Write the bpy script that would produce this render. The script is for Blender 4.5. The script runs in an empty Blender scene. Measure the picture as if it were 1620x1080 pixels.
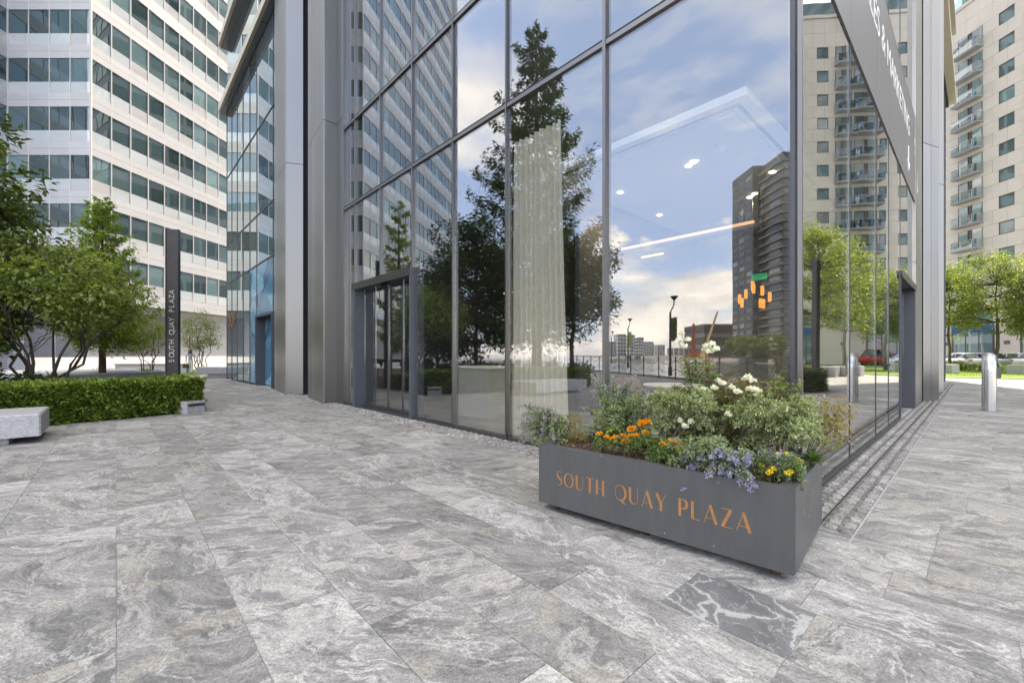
import bpy, math, random
import numpy as np
from mathutils import Vector, Matrix
random.seed(7)
RNG = np.random.default_rng(7)
S = bpy.context.scene
COL = S.collection

# ------------------------------------------------------------------ camera
F, H, HZ, CX = 682., 1.30, 561., 810.          # focal length (px of 1620), eye height, horizon row, centre column
cam_d = bpy.data.cameras.new('Camera')
cam_d.sensor_width = 36.0
cam_d.lens = F / 1620 * 36
cam_d.shift_y = (HZ - 540) / 1620
cam_d.clip_start = 0.05
cam_d.clip_end = 6000
cam = bpy.data.objects.new('Camera', cam_d)
COL.objects.link(cam)
cam.location = (0, 0, H)
cam.rotation_euler = (math.pi / 2, 0, 0)
S.camera = cam

# ------------------------------------------------------------------ light, sky, exposure
SUN_AZ, SUN_EL = math.radians(27), math.radians(52)      # azimuth measured from +Y towards +X
wd = bpy.data.worlds.new('World')
S.world = wd
wd.use_nodes = True
def build_world():
    nt = wd.node_tree
    nt.nodes.clear()
    N, Lk = nt.nodes.new, nt.links.new
    out = N('ShaderNodeOutputWorld')
    bg = N('ShaderNodeBackground')
    bg.inputs[1].default_value = 0.14
    sky = N('ShaderNodeTexSky')
    sky.sky_type = 'NISHITA'
    sky.sun_disc = False
    sky.sun_elevation = SUN_EL
    sky.sun_rotation = SUN_AZ
    sky.air_density = 1.0
    sky.dust_density = 0.5
    tc = N('ShaderNodeTexCoord')
    sep = N('ShaderNodeSeparateXYZ')
    Lk(tc.outputs['Generated'], sep.inputs[0])
    def math_(op, a, b=None, clamp=False):
        m = N('ShaderNodeMath'); m.operation = op; m.use_clamp = clamp
        for i, v in enumerate((a, b)):
            if v is None: continue
            if isinstance(v, (int, float)): m.inputs[i].default_value = v
            else: Lk(v, m.inputs[i])
        return m.outputs[0]
    zc = math_('MAXIMUM', sep.outputs[2], 0.0)
    den = math_('ADD', zc, 0.16)
    comb = N('ShaderNodeCombineXYZ')
    Lk(math_('DIVIDE', sep.outputs[0], den), comb.inputs[0])
    Lk(math_('DIVIDE', sep.outputs[1], den), comb.inputs[1])
    Lk(math_('MULTIPLY', zc, 2.2), comb.inputs[2])
    mp = N('ShaderNodeMapping'); mp.inputs['Location'].default_value = (9.04, .93, 25.97)
    Lk(comb.outputs[0], mp.inputs['Vector'])
    no = N('ShaderNodeTexNoise'); no.inputs['Scale'].default_value = 0.62; no.inputs['Detail'].default_value = 9
    no.inputs['Roughness'].default_value = 0.56; no.inputs['Distortion'].default_value = 0.25
    Lk(mp.outputs[0], no.inputs['Vector'])
    ramp = N('ShaderNodeValToRGB')
    ramp.color_ramp.elements[0].position = 0.45; ramp.color_ramp.elements[1].position = 0.58
    Lk(no.outputs[0], ramp.inputs[0])
    # heaped cloud low on the horizon
    cm = N('ShaderNodeCombineXYZ')
    Lk(math_('MULTIPLY', sep.outputs[0], 3.0), cm.inputs[0]); Lk(math_('MULTIPLY', sep.outputs[1], 3.0), cm.inputs[1])
    Lk(math_('MULTIPLY', sep.outputs[2], 5.5), cm.inputs[2])
    n2 = N('ShaderNodeTexNoise'); n2.inputs['Scale'].default_value = 1.5; n2.inputs['Detail'].default_value = 8
    n2.inputs['Roughness'].default_value = 0.55
    Lk(cm.outputs[0], n2.inputs['Vector'])
    low = math_('SUBTRACT', math_('ADD', n2.outputs[0], 0.06), math_('MULTIPLY', zc, 0.75))
    r2 = N('ShaderNodeValToRGB'); r2.color_ramp.elements[0].position = 0.475; r2.color_ramp.elements[1].position = 0.535
    Lk(low, r2.inputs[0])
    mask = math_('MAXIMUM', ramp.outputs[0], math_('MULTIPLY', r2.outputs[0], 0.95))
    mask = math_('MULTIPLY', mask, 0.95)
    # cloud tone: brighter heads, greyer bellies
    n3 = N('ShaderNodeTexNoise'); n3.inputs['Scale'].default_value = 2.2; n3.inputs['Detail'].default_value = 5
    Lk(mp.outputs[0], n3.inputs['Vector'])
    r3 = N('ShaderNodeValToRGB')
    r3.color_ramp.elements[0].position = 0.3; r3.color_ramp.elements[0].color = (5.0, 5.2, 5.6, 1)
    r3.color_ramp.elements[1].position = 0.68; r3.color_ramp.elements[1].color = (8.8, 8.7, 8.5, 1)
    Lk(n3.outputs[0], r3.inputs[0])
    mix = N('ShaderNodeMix'); mix.data_type = 'RGBA'
    veil = N('ShaderNodeMix'); veil.data_type = 'RGBA'; veil.inputs[0].default_value = 0.62   # thin high haze
    veil.inputs[7].default_value = (3.2, 4.5, 7.6, 1); Lk(sky.outputs[0], veil.inputs[6])
    r4 = N('ShaderNodeValToRGB')
    r4.color_ramp.elements[0].position = 0.44; r4.color_ramp.elements[0].color = (4.0, 4.3, 5.2, 1)
    r4.color_ramp.elements[1].position = 0.66; r4.color_ramp.elements[1].color = (8.4, 8.3, 8.1, 1)
    Lk(n2.outputs[0], r4.inputs[0])
    tone = N('ShaderNodeMix'); tone.data_type = 'RGBA'
    Lk(r2.outputs[0], tone.inputs[0]); Lk(r3.outputs[0], tone.inputs[6]); Lk(r4.outputs[0], tone.inputs[7])
    Lk(mask, mix.inputs[0]); Lk(veil.outputs[2], mix.inputs[6]); Lk(tone.outputs[2], mix.inputs[7])
    Lk(mix.outputs[2], bg.inputs[0])
    Lk(bg.outputs[0], out.inputs[0])
build_world()
sun_d = bpy.data.lights.new('Sun', 'SUN')
sun_d.energy = 3.2
sun_d.angle = math.radians(0.6)
sun_d.color = (1.0, 0.95, 0.87)
sun = bpy.data.objects.new('Sun', sun_d)
COL.objects.link(sun)
sdir = Vector((math.sin(SUN_AZ) * math.cos(SUN_EL), math.cos(SUN_AZ) * math.cos(SUN_EL), math.sin(SUN_EL)))
sun.rotation_euler = sdir.to_track_quat('Z', 'Y').to_euler()
sun.location = sdir * 300
vs = S.view_settings
vs.view_transform = 'Standard'
vs.look = 'None'
vs.gamma = 1.0
vs.use_curve_mapping = False
vs.exposure = 1.68
vs.use_white_balance = True                   # the photograph is balanced for the shade
vs.white_balance_temperature = 7750
vs.white_balance_tint = 12
cy = S.cycles
cy.use_denoising = True
cy.max_bounces = 10
cy.diffuse_bounces = 3
cy.glossy_bounces = 6
cy.transmission_bounces = 6
cy.transparent_max_bounces = 24
cy.caustics_reflective = False
cy.caustics_refractive = False
cy.sample_clamp_indirect = 6.0

# ------------------------------------------------------------------ geometry of the place
aL, aR = math.radians(-42.55), math.radians(47.1)
d1 = Vector((math.sin(aL), math.cos(aL), 0))      # along the left glass front, away from the corner
d2 = Vector((math.sin(aR), math.cos(aR), 0))      # along the right glass front
nL = Vector((math.cos(aL), -math.sin(aL), 0))     # into the building through the left front
nR = Vector((-math.cos(aR), math.sin(aR), 0))     # into the building through the right front
CN = Vector((2.524, 3.758, 0))                    # the glass corner
def G(px, py, z=0):
    Y = F * (H - z) / (py - HZ)
    return Vector(((px - CX) / F * Y, Y, z))
def at(px, py, Y):
    return Vector(((px - CX) / F * Y, Y, H + (HZ - py) / F * Y))
def zat(py, Y):
    return H + (HZ - py) / F * Y
def refl(V, n):
    k = n.dot(Vector((V.x, V.y, 0)) - CN)
    return V - 2 * k * n
def mL(px, Y, z=0):                               # the real place of something seen mirrored in the left front
    return refl(Vector(((px - CX) / F * Y, Y, z)), nL)
def mR(px, Y, z=0):
    return refl(Vector(((px - CX) / F * Y, Y, z)), nR)
def PL(s, off=0, z=0):
    return CN + d1 * s - nL * off + Vector((0, 0, z))
def PR(s, off=0, z=0):
    return CN + d2 * s - nR * off + Vector((0, 0, z))
def ang(v):
    return math.atan2(v.y, v.x)

# ------------------------------------------------------------------ object helpers
WM = {}
def place(o, M, parent=None):
    COL.objects.link(o)
    if parent is not None:
        o.parent = parent
        o.matrix_parent_inverse = WM[parent.name].inverted()
    o.matrix_basis = M
    WM[o.name] = M.copy()
    return o
def tag(o, label=None, cat=None, group=None, kind=None):
    if label: o['label'] = label
    if cat: o['category'] = cat
    if group: o['group'] = group
    if kind: o['kind'] = kind
    return o
def thing(name, loc, label, cat, group=None, rz=0):
    o = bpy.data.objects.new(name, None)
    o.empty_display_size = 0.2
    place(o, Matrix.Translation(loc) @ Matrix.Rotation(rz, 4, 'Z'))
    return tag(o, label, cat, group)
_cubes = {}
def cube(m):
    if m.name not in _cubes:
        me = bpy.data.meshes.new('box_' + m.name)
        v = [(x, y, z) for x in (-.5, .5) for y in (-.5, .5) for z in (-.5, .5)]
        f = [(0, 1, 3, 2), (4, 6, 7, 5), (0, 4, 5, 1), (2, 3, 7, 6), (0, 2, 6, 4), (1, 5, 7, 3)]
        me.from_pydata(v, [], f)
        me.materials.append(m)
        _cubes[m.name] = me
    return _cubes[m.name]
def box(name, c, size, rz, m, parent=None):
    o = bpy.data.objects.new(name, cube(m))
    M = Matrix.Translation(c) @ Matrix.Rotation(rz, 4, 'Z') @ Matrix.Diagonal((size[0], size[1], size[2], 1))
    return place(o, M, parent)
class MB:
    def __init__(s):
        s.V = []; s.Q = []; s.T = []; s.n = 0; s.mi = []
    def add(s, V, faces):
        b = s.n
        s.V.extend([tuple(v) for v in V]); s.n += len(V)
        s.T.extend([tuple(i + b for i in f) for f in faces])
    def box(s, c, size, rz=0):
        ca, sa = math.cos(rz), math.sin(rz)
        V = []
        for x in (-.5, .5):
            for y in (-.5, .5):
                for z in (-.5, .5):
                    X, Y = x * size[0], y * size[1]
                    V.append((c[0] + X * ca - Y * sa, c[1] + X * sa + Y * ca, c[2] + z * size[2]))
        s.add(V, [(0, 1, 3, 2), (4, 6, 7, 5), (0, 4, 5, 1), (2, 3, 7, 6), (0, 2, 6, 4), (1, 5, 7, 3)])
    def prism(s, pts, z0, z1):
        n = len(pts)
        A = sum(pts[i][0] * pts[(i + 1) % n][1] - pts[(i + 1) % n][0] * pts[i][1] for i in range(n))
        if A < 0: pts = pts[::-1]
        V = [(p[0], p[1], z0) for p in pts] + [(p[0], p[1], z1) for p in pts]
        f = [tuple(range(n))[::-1], tuple(range(n, 2 * n))]
        f += [(i, (i + 1) % n, n + (i + 1) % n, n + i) for i in range(n)]
        s.add(V, f)
    def tube(s, path, rad, k=6, cap=True):
        path = [Vector(p) for p in path]
        n = len(path)
        if not hasattr(rad, '__len__'): rad = [rad] * n
        V = []
        ref = Vector((0.31, 0.17, 0.94))
        for i, p in enumerate(path):
            t = (path[min(i + 1, n - 1)] - path[max(i - 1, 0)])
            if t.length < 1e-9: t = Vector((0, 0, 1))
            t.normalize()
            u = t.cross(ref)
            if u.length < 0.1: u = t.cross(Vector((1, 0, 0)))
            u.normalize(); w = t.cross(u)
            for j in range(k):
                a = 2 * math.pi * j / k
                V.append(p + (u * math.cos(a) + w * math.sin(a)) * rad[i])
        f = [(i * k + j, i * k + (j + 1) % k, (i + 1) * k + (j + 1) % k, (i + 1) * k + j) for i in range(n - 1) for j in range(k)]
        if cap: f += [tuple(range(k))[::-1], tuple(range((n - 1) * k, n * k))]
        s.add(V, f)
    def lathe(s, prof, c, k=16):
        V = []
        for r, z in prof:
            for j in range(k):
                a = 2 * math.pi * j / k
                V.append((c[0] + r * math.cos(a), c[1] + r * math.sin(a), c[2] + z))
        n = len(prof)
        f = [(i * k + j, i * k + (j + 1) % k, (i + 1) * k + (j + 1) % k, (i + 1) * k + j) for i in range(n - 1) for j in range(k)]
        f += [tuple(range(k))[::-1], tuple(range((n - 1) * k, n * k))]
        s.add(V, f)
    def build(s, name, m, parent=None, smooth=False, origin=None):
        me = bpy.data.meshes.new(name)
        V = s.V
        if origin is not None: V = [(v[0] - origin[0], v[1] - origin[1], v[2] - origin[2]) for v in V]
        me.from_pydata(V, [], s.T)
        me.materials.append(m)
        if smooth: me.polygons.foreach_set('use_smooth', [True] * len(me.polygons))
        o = bpy.data.objects.new(name, me)
        return place(o, Matrix.Translation(origin) if origin is not None else Matrix.Identity(4), parent)
def mesh_np(name, V, Q, m, parent=None, M=None):
    """quads from numpy arrays"""
    me = bpy.data.meshes.new(name)
    me.vertices.add(len(V)); me.vertices.foreach_set('co', np.ascontiguousarray(V, dtype=np.float32).ravel())
    me.loops.add(len(Q) * 4); me.loops.foreach_set('vertex_index', np.ascontiguousarray(Q, dtype=np.int32).ravel())
    me.polygons.add(len(Q))
    me.polygons.foreach_set('loop_start', np.arange(0, len(Q) * 4, 4, dtype=np.int32))
    me.update(calc_edges=True)
    me.materials.append(m)
    o = bpy.data.objects.new(name, me)
    return place(o, M if M is not None else Matrix.Identity(4), parent)
def norm(a):
    return a / np.maximum(np.linalg.norm(a, axis=1, keepdims=True), 1e-9)
def leaf_arrays(P, A, N, L, W, droop=0.15):
    """one folded rhombic leaf for each base point P, along A, with normal N"""
    A = norm(A); B = norm(np.cross(A, N)); N = norm(np.cross(B, A))
    L = np.asarray(L).reshape(-1, 1) * np.ones((len(P), 1)); W = np.asarray(W).reshape(-1, 1) * np.ones((len(P), 1))
    v0 = P
    v1 = P + A * L * .45 + B * W * .5 + N * W * .12
    v2 = P + A * L - N * L * droop
    v3 = P + A * L * .45 - B * W * .5 + N * W * .12
    V = np.stack([v0, v1, v2, v3], 1).reshape(-1, 3)
    Q = np.arange(len(P) * 4).reshape(-1, 4)
    return V, Q
class Leaves:
    def __init__(s): s.V = []; s.n = 0
    def add(s, P, A, N, L, W, droop=.15):
        V, Q = leaf_arrays(np.asarray(P, float), np.asarray(A, float), np.asarray(N, float), L, W, droop)
        s.V.append(V); s.n += len(V)
    def build(s, name, m, parent=None):
        V = np.concatenate(s.V); Q = np.arange(len(V)).reshape(-1, 4)
        return mesh_np(name, V, Q, m, parent)
def rdirs(n):
    return norm(RNG.normal(size=(n, 3)))
def text_mesh(name, s, size, extrude=0.004, spacing=1.0):
    cu = bpy.data.curves.new(name, 'FONT')
    cu.body = s; cu.size = size; cu.extrude = extrude; cu.space_character = spacing
    o = bpy.data.objects.new(name + '_tmp', cu)
    COL.objects.link(o)
    bpy.context.view_layer.update()
    me = bpy.data.meshes.new_from_object(o.evaluated_get(bpy.context.evaluated_depsgraph_get()))
    bpy.data.objects.remove(o)
    return me

# ------------------------------------------------------------------ materials
def newmat(name):
    m = bpy.data.materials.new(name); m.use_nodes = True
    nt = m.node_tree; nt.nodes.clear()
    out = nt.nodes.new('ShaderNodeOutputMaterial')
    return m, nt, out
def node(nt, t, **kw):
    n = nt.nodes.new(t)
    for k, v in kw.items():
        if k in ('operation', 'data_type', 'blend_type', 'noise_dimensions', 'rotation_type', 'feature', 'distance', 'wave_type', 'use_clamp', 'offset', 'squash', 'interpolation_type'): setattr(n, k, v)
        else: n.inputs[k.replace('_', ' ')].default_value = v
    return n
def ramp(nt, src, stops):
    r = nt.nodes.new('ShaderNodeValToRGB')
    e = r.color_ramp.elements
    while len(e) < len(stops): e.new(0.5)
    for i, (p, c) in enumerate(stops):
        e[i].position = p
        e[i].color = (c, c, c, 1) if not hasattr(c, '__len__') else (c[0], c[1], c[2], 1)
    nt.links.new(src, r.inputs[0])
    return r.outputs[0]
def P(name, col, rough=.5, metal=0., var=0., vscale=3., bump=0., bscale=40., spec=.5, objvar=0., stretch=None):
    """principled with position noise in colour and relief, and a tone shift for each object"""
    m, nt, out = newmat(name)
    bs = node(nt, 'ShaderNodeBsdfPrincipled', Roughness=rough, Metallic=metal)
    bs.inputs['Specular IOR Level'].default_value = spec
    nt.links.new(bs.outputs[0], out.inputs[0])
    geo = nt.nodes.new('ShaderNodeNewGeometry')
    pos = geo.outputs['Position']
    if stretch:
        mp = node(nt, 'ShaderNodeMapping'); mp.inputs['Scale'].default_value = stretch
        nt.links.new(pos, mp.inputs[0]); pos = mp.outputs[0]
    base = None
    if var or objvar:
        hsv = node(nt, 'ShaderNodeHueSaturation'); hsv.inputs['Color'].default_value = (*col, 1)
        val = None
        if var:
            no = node(nt, 'ShaderNodeTexNoise', Scale=vscale, Detail=6., Roughness=.6)
            nt.links.new(pos, no.inputs['Vector'])
            mr = node(nt, 'ShaderNodeMapRange'); mr.inputs[1].default_value = .3; mr.inputs[2].default_value = .7
            mr.inputs[3].default_value = 1 - var; mr.inputs[4].default_value = 1 + var
            nt.links.new(no.outputs[0], mr.inputs[0]); val = mr.outputs[0]
        if objvar:
            oi = nt.nodes.new('ShaderNodeObjectInfo')
            mr = node(nt, 'ShaderNodeMapRange'); mr.inputs[3].default_value = 1 - objvar; mr.inputs[4].default_value = 1 + objvar
            nt.links.new(oi.outputs['Random'], mr.inputs[0])
            if val is not None:
                mu = node(nt, 'ShaderNodeMath', operation='MULTIPLY')
                nt.links.new(val, mu.inputs[0]); nt.links.new(mr.outputs[0], mu.inputs[1]); val = mu.outputs[0]
            else: val = mr.outputs[0]
        nt.links.new(val, hsv.inputs['Value'])
        nt.links.new(hsv.outputs[0], bs.inputs['Base Color'])
    else:
        bs.inputs['Base Color'].default_value = (*col, 1)
    if bump:
        nb = node(nt, 'ShaderNodeTexNoise', Scale=bscale, Detail=4.)
        nt.links.new(pos, nb.inputs['Vector'])
        bp = node(nt, 'ShaderNodeBump', Strength=bump, Distance=.01)
        nt.links.new(nb.outputs[0], bp.inputs['Height']); nt.links.new(bp.outputs[0], bs.inputs['Normal'])
    return m
def leafmat(name, c1, c2, trans=.35, rough=.5, c3=None):
    m, nt, out = newmat(name)
    geo = nt.nodes.new('ShaderNodeNewGeometry')
    stops = [(0, c1), (1, c2)] if c3 is None else [(0, c1), (.6, c2), (1, c3)]
    col = ramp(nt, geo.outputs['Random Per Island'], stops)
    bs = node(nt, 'ShaderNodeBsdfPrincipled', Roughness=rough)
    bs.inputs['Specular IOR Level'].default_value = .35
    tr = nt.nodes.new('ShaderNodeBsdfTranslucent')
    mixc = node(nt, 'ShaderNodeMix', data_type='RGBA', blend_type='MULTIPLY')
    mixc.inputs[0].default_value = 1.0
    nt.links.new(col, mixc.inputs[6]); mixc.inputs[7].default_value = (1.5, 1.6, .7, 1)
    nt.links.new(col, bs.inputs['Base Color']); nt.links.new(mixc.outputs[2], tr.inputs[0])
    mx = node(nt, 'ShaderNodeMixShader'); mx.inputs[0].default_value = trans
    nt.links.new(bs.outputs[0], mx.inputs[1]); nt.links.new(tr.outputs[0], mx.inputs[2])
    nt.links.new(mx.outputs[0], out.inputs[0])
    return m
def schlick(nt, r0):
    """mirror share: r0 head-on, rising to full at grazing, the same from both sides"""
    geo = nt.nodes.new('ShaderNodeNewGeometry')
    dt = node(nt, 'ShaderNodeVectorMath', operation='DOT_PRODUCT')
    nt.links.new(geo.outputs['Normal'], dt.inputs[0]); nt.links.new(geo.outputs['Incoming'], dt.inputs[1])
    ab = node(nt, 'ShaderNodeMath', operation='ABSOLUTE'); nt.links.new(dt.outputs['Value'], ab.inputs[0])
    su = node(nt, 'ShaderNodeMath', operation='SUBTRACT', use_clamp=True); su.inputs[0].default_value = 1.; nt.links.new(ab.outputs[0], su.inputs[1])
    pw = node(nt, 'ShaderNodeMath', operation='POWER'); pw.inputs[1].default_value = 5.; nt.links.new(su.outputs[0], pw.inputs[0])
    ma = node(nt, 'ShaderNodeMath', operation='MULTIPLY_ADD'); ma.inputs[1].default_value = 1 - r0; ma.inputs[2].default_value = r0
    nt.links.new(pw.outputs[0], ma.inputs[0])
    return ma.outputs[0]
def glassmat(name, tint, r0, wav=0., wscale=.8, gloss=(1, 1, 1)):
    """coated clear pane: part mirror, the rest passes through tinted"""
    m, nt, out = newmat(name)
    gl = node(nt, 'ShaderNodeBsdfGlossy', Roughness=0.0); gl.inputs[0].default_value = (*gloss, 1)
    tr = nt.nodes.new('ShaderNodeBsdfTransparent'); tr.inputs[0].default_value = (*tint, 1)
    mx = node(nt, 'ShaderNodeMixShader')
    nt.links.new(schlick(nt, r0), mx.inputs[0]); nt.links.new(tr.outputs[0], mx.inputs[1]); nt.links.new(gl.outputs[0], mx.inputs[2])
    if wav:
        geo = nt.nodes.new('ShaderNodeNewGeometry')
        no = node(nt, 'ShaderNodeTexNoise', Scale=wscale, Detail=1.)
        nt.links.new(geo.outputs['Position'], no.inputs['Vector'])
        bp = node(nt, 'ShaderNodeBump', Strength=1., Distance=wav)
        nt.links.new(no.outputs[0], bp.inputs['Height']); nt.links.new(bp.outputs[0], gl.inputs['Normal'])
    nt.links.new(mx.outputs[0], out.inputs[0])
    return m
def winmat(name, col, r0=.35, objvar=.3, wav=.004, wscale=.5):
    """window of an occupied building: reflecting pane over a dark room, tone differs from pane to pane"""
    m, nt, out = newmat(name)
    oi = nt.nodes.new('ShaderNodeObjectInfo'); geo = nt.nodes.new('ShaderNodeNewGeometry')
    ad = node(nt, 'ShaderNodeMath', operation='ADD')
    nt.links.new(oi.outputs['Random'], ad.inputs[0]); nt.links.new(geo.outputs['Random Per Island'], ad.inputs[1])
    fr = node(nt, 'ShaderNodeMath', operation='FRACT'); nt.links.new(ad.outputs[0], fr.inputs[0])
    mr0 = node(nt, 'ShaderNodeMapRange'); mr0.inputs[3].default_value = 1 - objvar; mr0.inputs[4].default_value = 1 + objvar
    nt.links.new(fr.outputs[0], mr0.inputs[0])
    hsv = nt.nodes.new('ShaderNodeHueSaturation')
    wn = node(nt, 'ShaderNodeTexWhiteNoise', noise_dimensions='1D'); nt.links.new(fr.outputs[0], wn.inputs['W'])
    lite = tuple(min(.6, c * 2.6 + .03) for c in col)
    cc = ramp(nt, wn.outputs['Value'], [(0., col), (.72, col), (.80, lite), (1., lite)])
    nt.links.new(cc, hsv.inputs['Color'])
    nt.links.new(mr0.outputs[0], hsv.inputs['Value'])
    df = nt.nodes.new('ShaderNodeBsdfDiffuse'); nt.links.new(hsv.outputs[0], df.inputs[0])
    gl = node(nt, 'ShaderNodeBsdfGlossy', Roughness=0.01); gl.inputs[0].default_value = (.86, .95, .97, 1)
    no = node(nt, 'ShaderNodeTexNoise', Scale=wscale, Detail=1.)
    nt.links.new(geo.outputs['Position'], no.inputs['Vector'])
    bp = node(nt, 'ShaderNodeBump', Strength=1., Distance=wav)
    nt.links.new(no.outputs[0], bp.inputs['Height']); nt.links.new(bp.outputs[0], gl.inputs['Normal'])
    mx = node(nt, 'ShaderNodeMixShader')
    nt.links.new(schlick(nt, r0), mx.inputs[0]); nt.links.new(df.outputs[0], mx.inputs[1]); nt.links.new(gl.outputs[0], mx.inputs[2])
    nt.links.new(mx.outputs[0], out.inputs[0])
    return m
def emit(name, col, st):
    m, nt, out = newmat(name)
    e = node(nt, 'ShaderNodeEmission', Strength=st); e.inputs[0].default_value = (*col, 1)
    nt.links.new(e.outputs[0], out.inputs[0])
    return m
def stonemat(name, cream=.75, dark=.0, scale=1.):
    """banded grey gneiss: streaks, pale and cream veins, dark schist lenses, its own drift and turn in every slab"""
    m, nt, out = newmat(name)
    Lk = nt.links.new
    geo = nt.nodes.new('ShaderNodeNewGeometry'); oi = nt.nodes.new('ShaderNodeObjectInfo')
    ad = node(nt, 'ShaderNodeMath', operation='ADD'); Lk(oi.outputs['Random'], ad.inputs[0]); Lk(geo.outputs['Random Per Island'], ad.inputs[1])
    fr = node(nt, 'ShaderNodeMath', operation='FRACT'); Lk(ad.outputs[0], fr.inputs[0]); rnd = fr.outputs[0]
    wn = node(nt, 'ShaderNodeTexWhiteNoise', noise_dimensions='1D'); Lk(rnd, wn.inputs['W'])
    ws = nt.nodes.new('ShaderNodeSeparateColor'); Lk(wn.outputs['Color'], ws.inputs[0])
    vm = node(nt, 'ShaderNodeVectorMath', operation='MULTIPLY_ADD'); vm.inputs[1].default_value = (37., 51., 23.)
    Lk(wn.outputs['Color'], vm.inputs[0]); Lk(geo.outputs['Position'], vm.inputs[2])
    rot = node(nt, 'ShaderNodeVectorRotate', rotation_type='Z_AXIS')
    an = node(nt, 'ShaderNodeMath', operation='MULTIPLY_ADD'); an.inputs[1].default_value = 1.3; an.inputs[2].default_value = -.35
    Lk(ws.outputs[0], an.inputs[0]); Lk(vm.outputs[0], rot.inputs['Vector']); Lk(an.outputs[0], rot.inputs['Angle'])
    n1 = node(nt, 'ShaderNodeTexNoise', Scale=1.1 * scale, Detail=4., Roughness=.55); Lk(rot.outputs[0], n1.inputs['Vector'])
    # how strongly a slab is folded differs from slab to slab
    fold = node(nt, 'ShaderNodeMath', operation='MULTIPLY_ADD'); fold.inputs[1].default_value = 1.1; fold.inputs[2].default_value = .15; Lk(ws.outputs[2], fold.inputs[0])
    sc = node(nt, 'ShaderNodeVectorMath', operation='SCALE'); Lk(n1.outputs['Color'], sc.inputs[0]); Lk(fold.outputs[0], sc.inputs['Scale'])
    wsc = node(nt, 'ShaderNodeVectorMath', operation='ADD'); Lk(sc.outputs[0], wsc.inputs[0]); Lk(rot.outputs[0], wsc.inputs[1])
    st = node(nt, 'ShaderNodeMapping'); st.inputs['Scale'].default_value = (1.5 * scale, 7.0 * scale, 2.); Lk(wsc.outputs[0], st.inputs[0])
    bands = node(nt, 'ShaderNodeTexNoise', Scale=1.0, Detail=12., Roughness=.74, Distortion=.3); Lk(st.outputs[0], bands.inputs['Vector'])
    col = ramp(nt, bands.outputs[0], [(.34, (.185, .183, .179)), (.44, (.252, .250, .244)), (.50, (.310, .307, .298)), (.56, (.366, .361, .348)), (.68, (.475, .466, .446))])
    # broad pale and cream clouds with ragged edges
    n2 = node(nt, 'ShaderNodeTexNoise', Scale=1.7 * scale, Detail=12., Roughness=.7, Distortion=.6); Lk(wsc.outputs[0], n2.inputs['Vector'])
    cm = ramp(nt, n2.outputs[0], [(.535, 0), (.575, 1)])
    mu = node(nt, 'ShaderNodeMath', operation='MULTIPLY'); Lk(cm, mu.inputs[0]); mu.inputs[1].default_value = cream
    mx = node(nt, 'ShaderNodeMix', data_type='RGBA'); Lk(mu.outputs[0], mx.inputs[0]); Lk(col, mx.inputs[6])
    vein = ramp(nt, ws.outputs[1], [(0., (.435, .405, .35)), (.6, (.44, .422, .388)), (1., (.475, .468, .45))]); Lk(vein, mx.inputs[7])
    # dark schist lenses
    vo = node(nt, 'ShaderNodeMapping'); vo.inputs['Location'].default_value = (9., 4., 2.); vo.inputs['Scale'].default_value = (1.3 * scale, 3.4 * scale, 1.); Lk(wsc.outputs[0], vo.inputs[0])
    n4 = node(nt, 'ShaderNodeTexNoise', Scale=1.2, Detail=12., Roughness=.72, Distortion=.6); Lk(vo.outputs[0], n4.inputs['Vector'])
    dk = ramp(nt, n4.outputs[0], [(.575, 0), (.605, 1)])
    mu2 = node(nt, 'ShaderNodeMath', operation='MULTIPLY'); mu2.inputs[1].default_value = .62; Lk(dk, mu2.inputs[0])
    mx2 = node(nt, 'ShaderNodeMix', data_type='RGBA'); Lk(mu2.outputs[0], mx2.inputs[0]); Lk(mx.outputs[2], mx2.inputs[6]); mx2.inputs[7].default_value = (.150, .150, .152, 1)
    # thin quartz veins: the narrow middle of a folded noise
    vq = node(nt, 'ShaderNodeMapping'); vq.inputs['Location'].default_value = (3., 14., 5.); vq.inputs['Scale'].default_value = (1.0 * scale, 2.6 * scale, 1.); Lk(wsc.outputs[0], vq.inputs[0])
    n6 = node(nt, 'ShaderNodeTexNoise', Scale=1.5, Detail=7., Roughness=.62, Distortion=.4); Lk(vq.outputs[0], n6.inputs['Vector'])
    su6 = node(nt, 'ShaderNodeMath', operation='SUBTRACT'); Lk(n6.outputs[0], su6.inputs[0]); su6.inputs[1].default_value = .5
    ab6 = node(nt, 'ShaderNodeMath', operation='ABSOLUTE'); Lk(su6.outputs[0], ab6.inputs[0])
    v6 = ramp(nt, ab6.outputs[0], [(.0, .8), (.008, .55), (.022, 0.)])
    mxv = node(nt, 'ShaderNodeMix', data_type='RGBA'); Lk(v6, mxv.inputs[0]); Lk(mx2.outputs[2], mxv.inputs[6]); mxv.inputs[7].default_value = (.54, .53, .51, 1)
    # crystals: mica flecks and quartz grains
    n3 = node(nt, 'ShaderNodeTexNoise', Scale=75., Detail=5., Roughness=.85); Lk(geo.outputs['Position'], n3.inputs['Vector'])
    sp = ramp(nt, n3.outputs[0], [(.37, .45), (.46, .86), (.54, 1.06), (.64, 1.38)])
    gm = node(nt, 'ShaderNodeMapping'); gm.inputs['Scale'].default_value = (20., 55., 30.); Lk(wsc.outputs[0], gm.inputs[0])
    n5 = node(nt, 'ShaderNodeTexNoise', Scale=1., Detail=5., Roughness=.8); Lk(gm.outputs[0], n5.inputs['Vector'])
    s5 = ramp(nt, n5.outputs[0], [(.36, .66), (.5, 1.), (.64, 1.2)])
    mx3 = node(nt, 'ShaderNodeMix', data_type='RGBA', blend_type='MULTIPLY'); mx3.inputs[0].default_value = .9; Lk(mxv.outputs[2], mx3.inputs[6]); Lk(sp, mx3.inputs[7])
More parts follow.
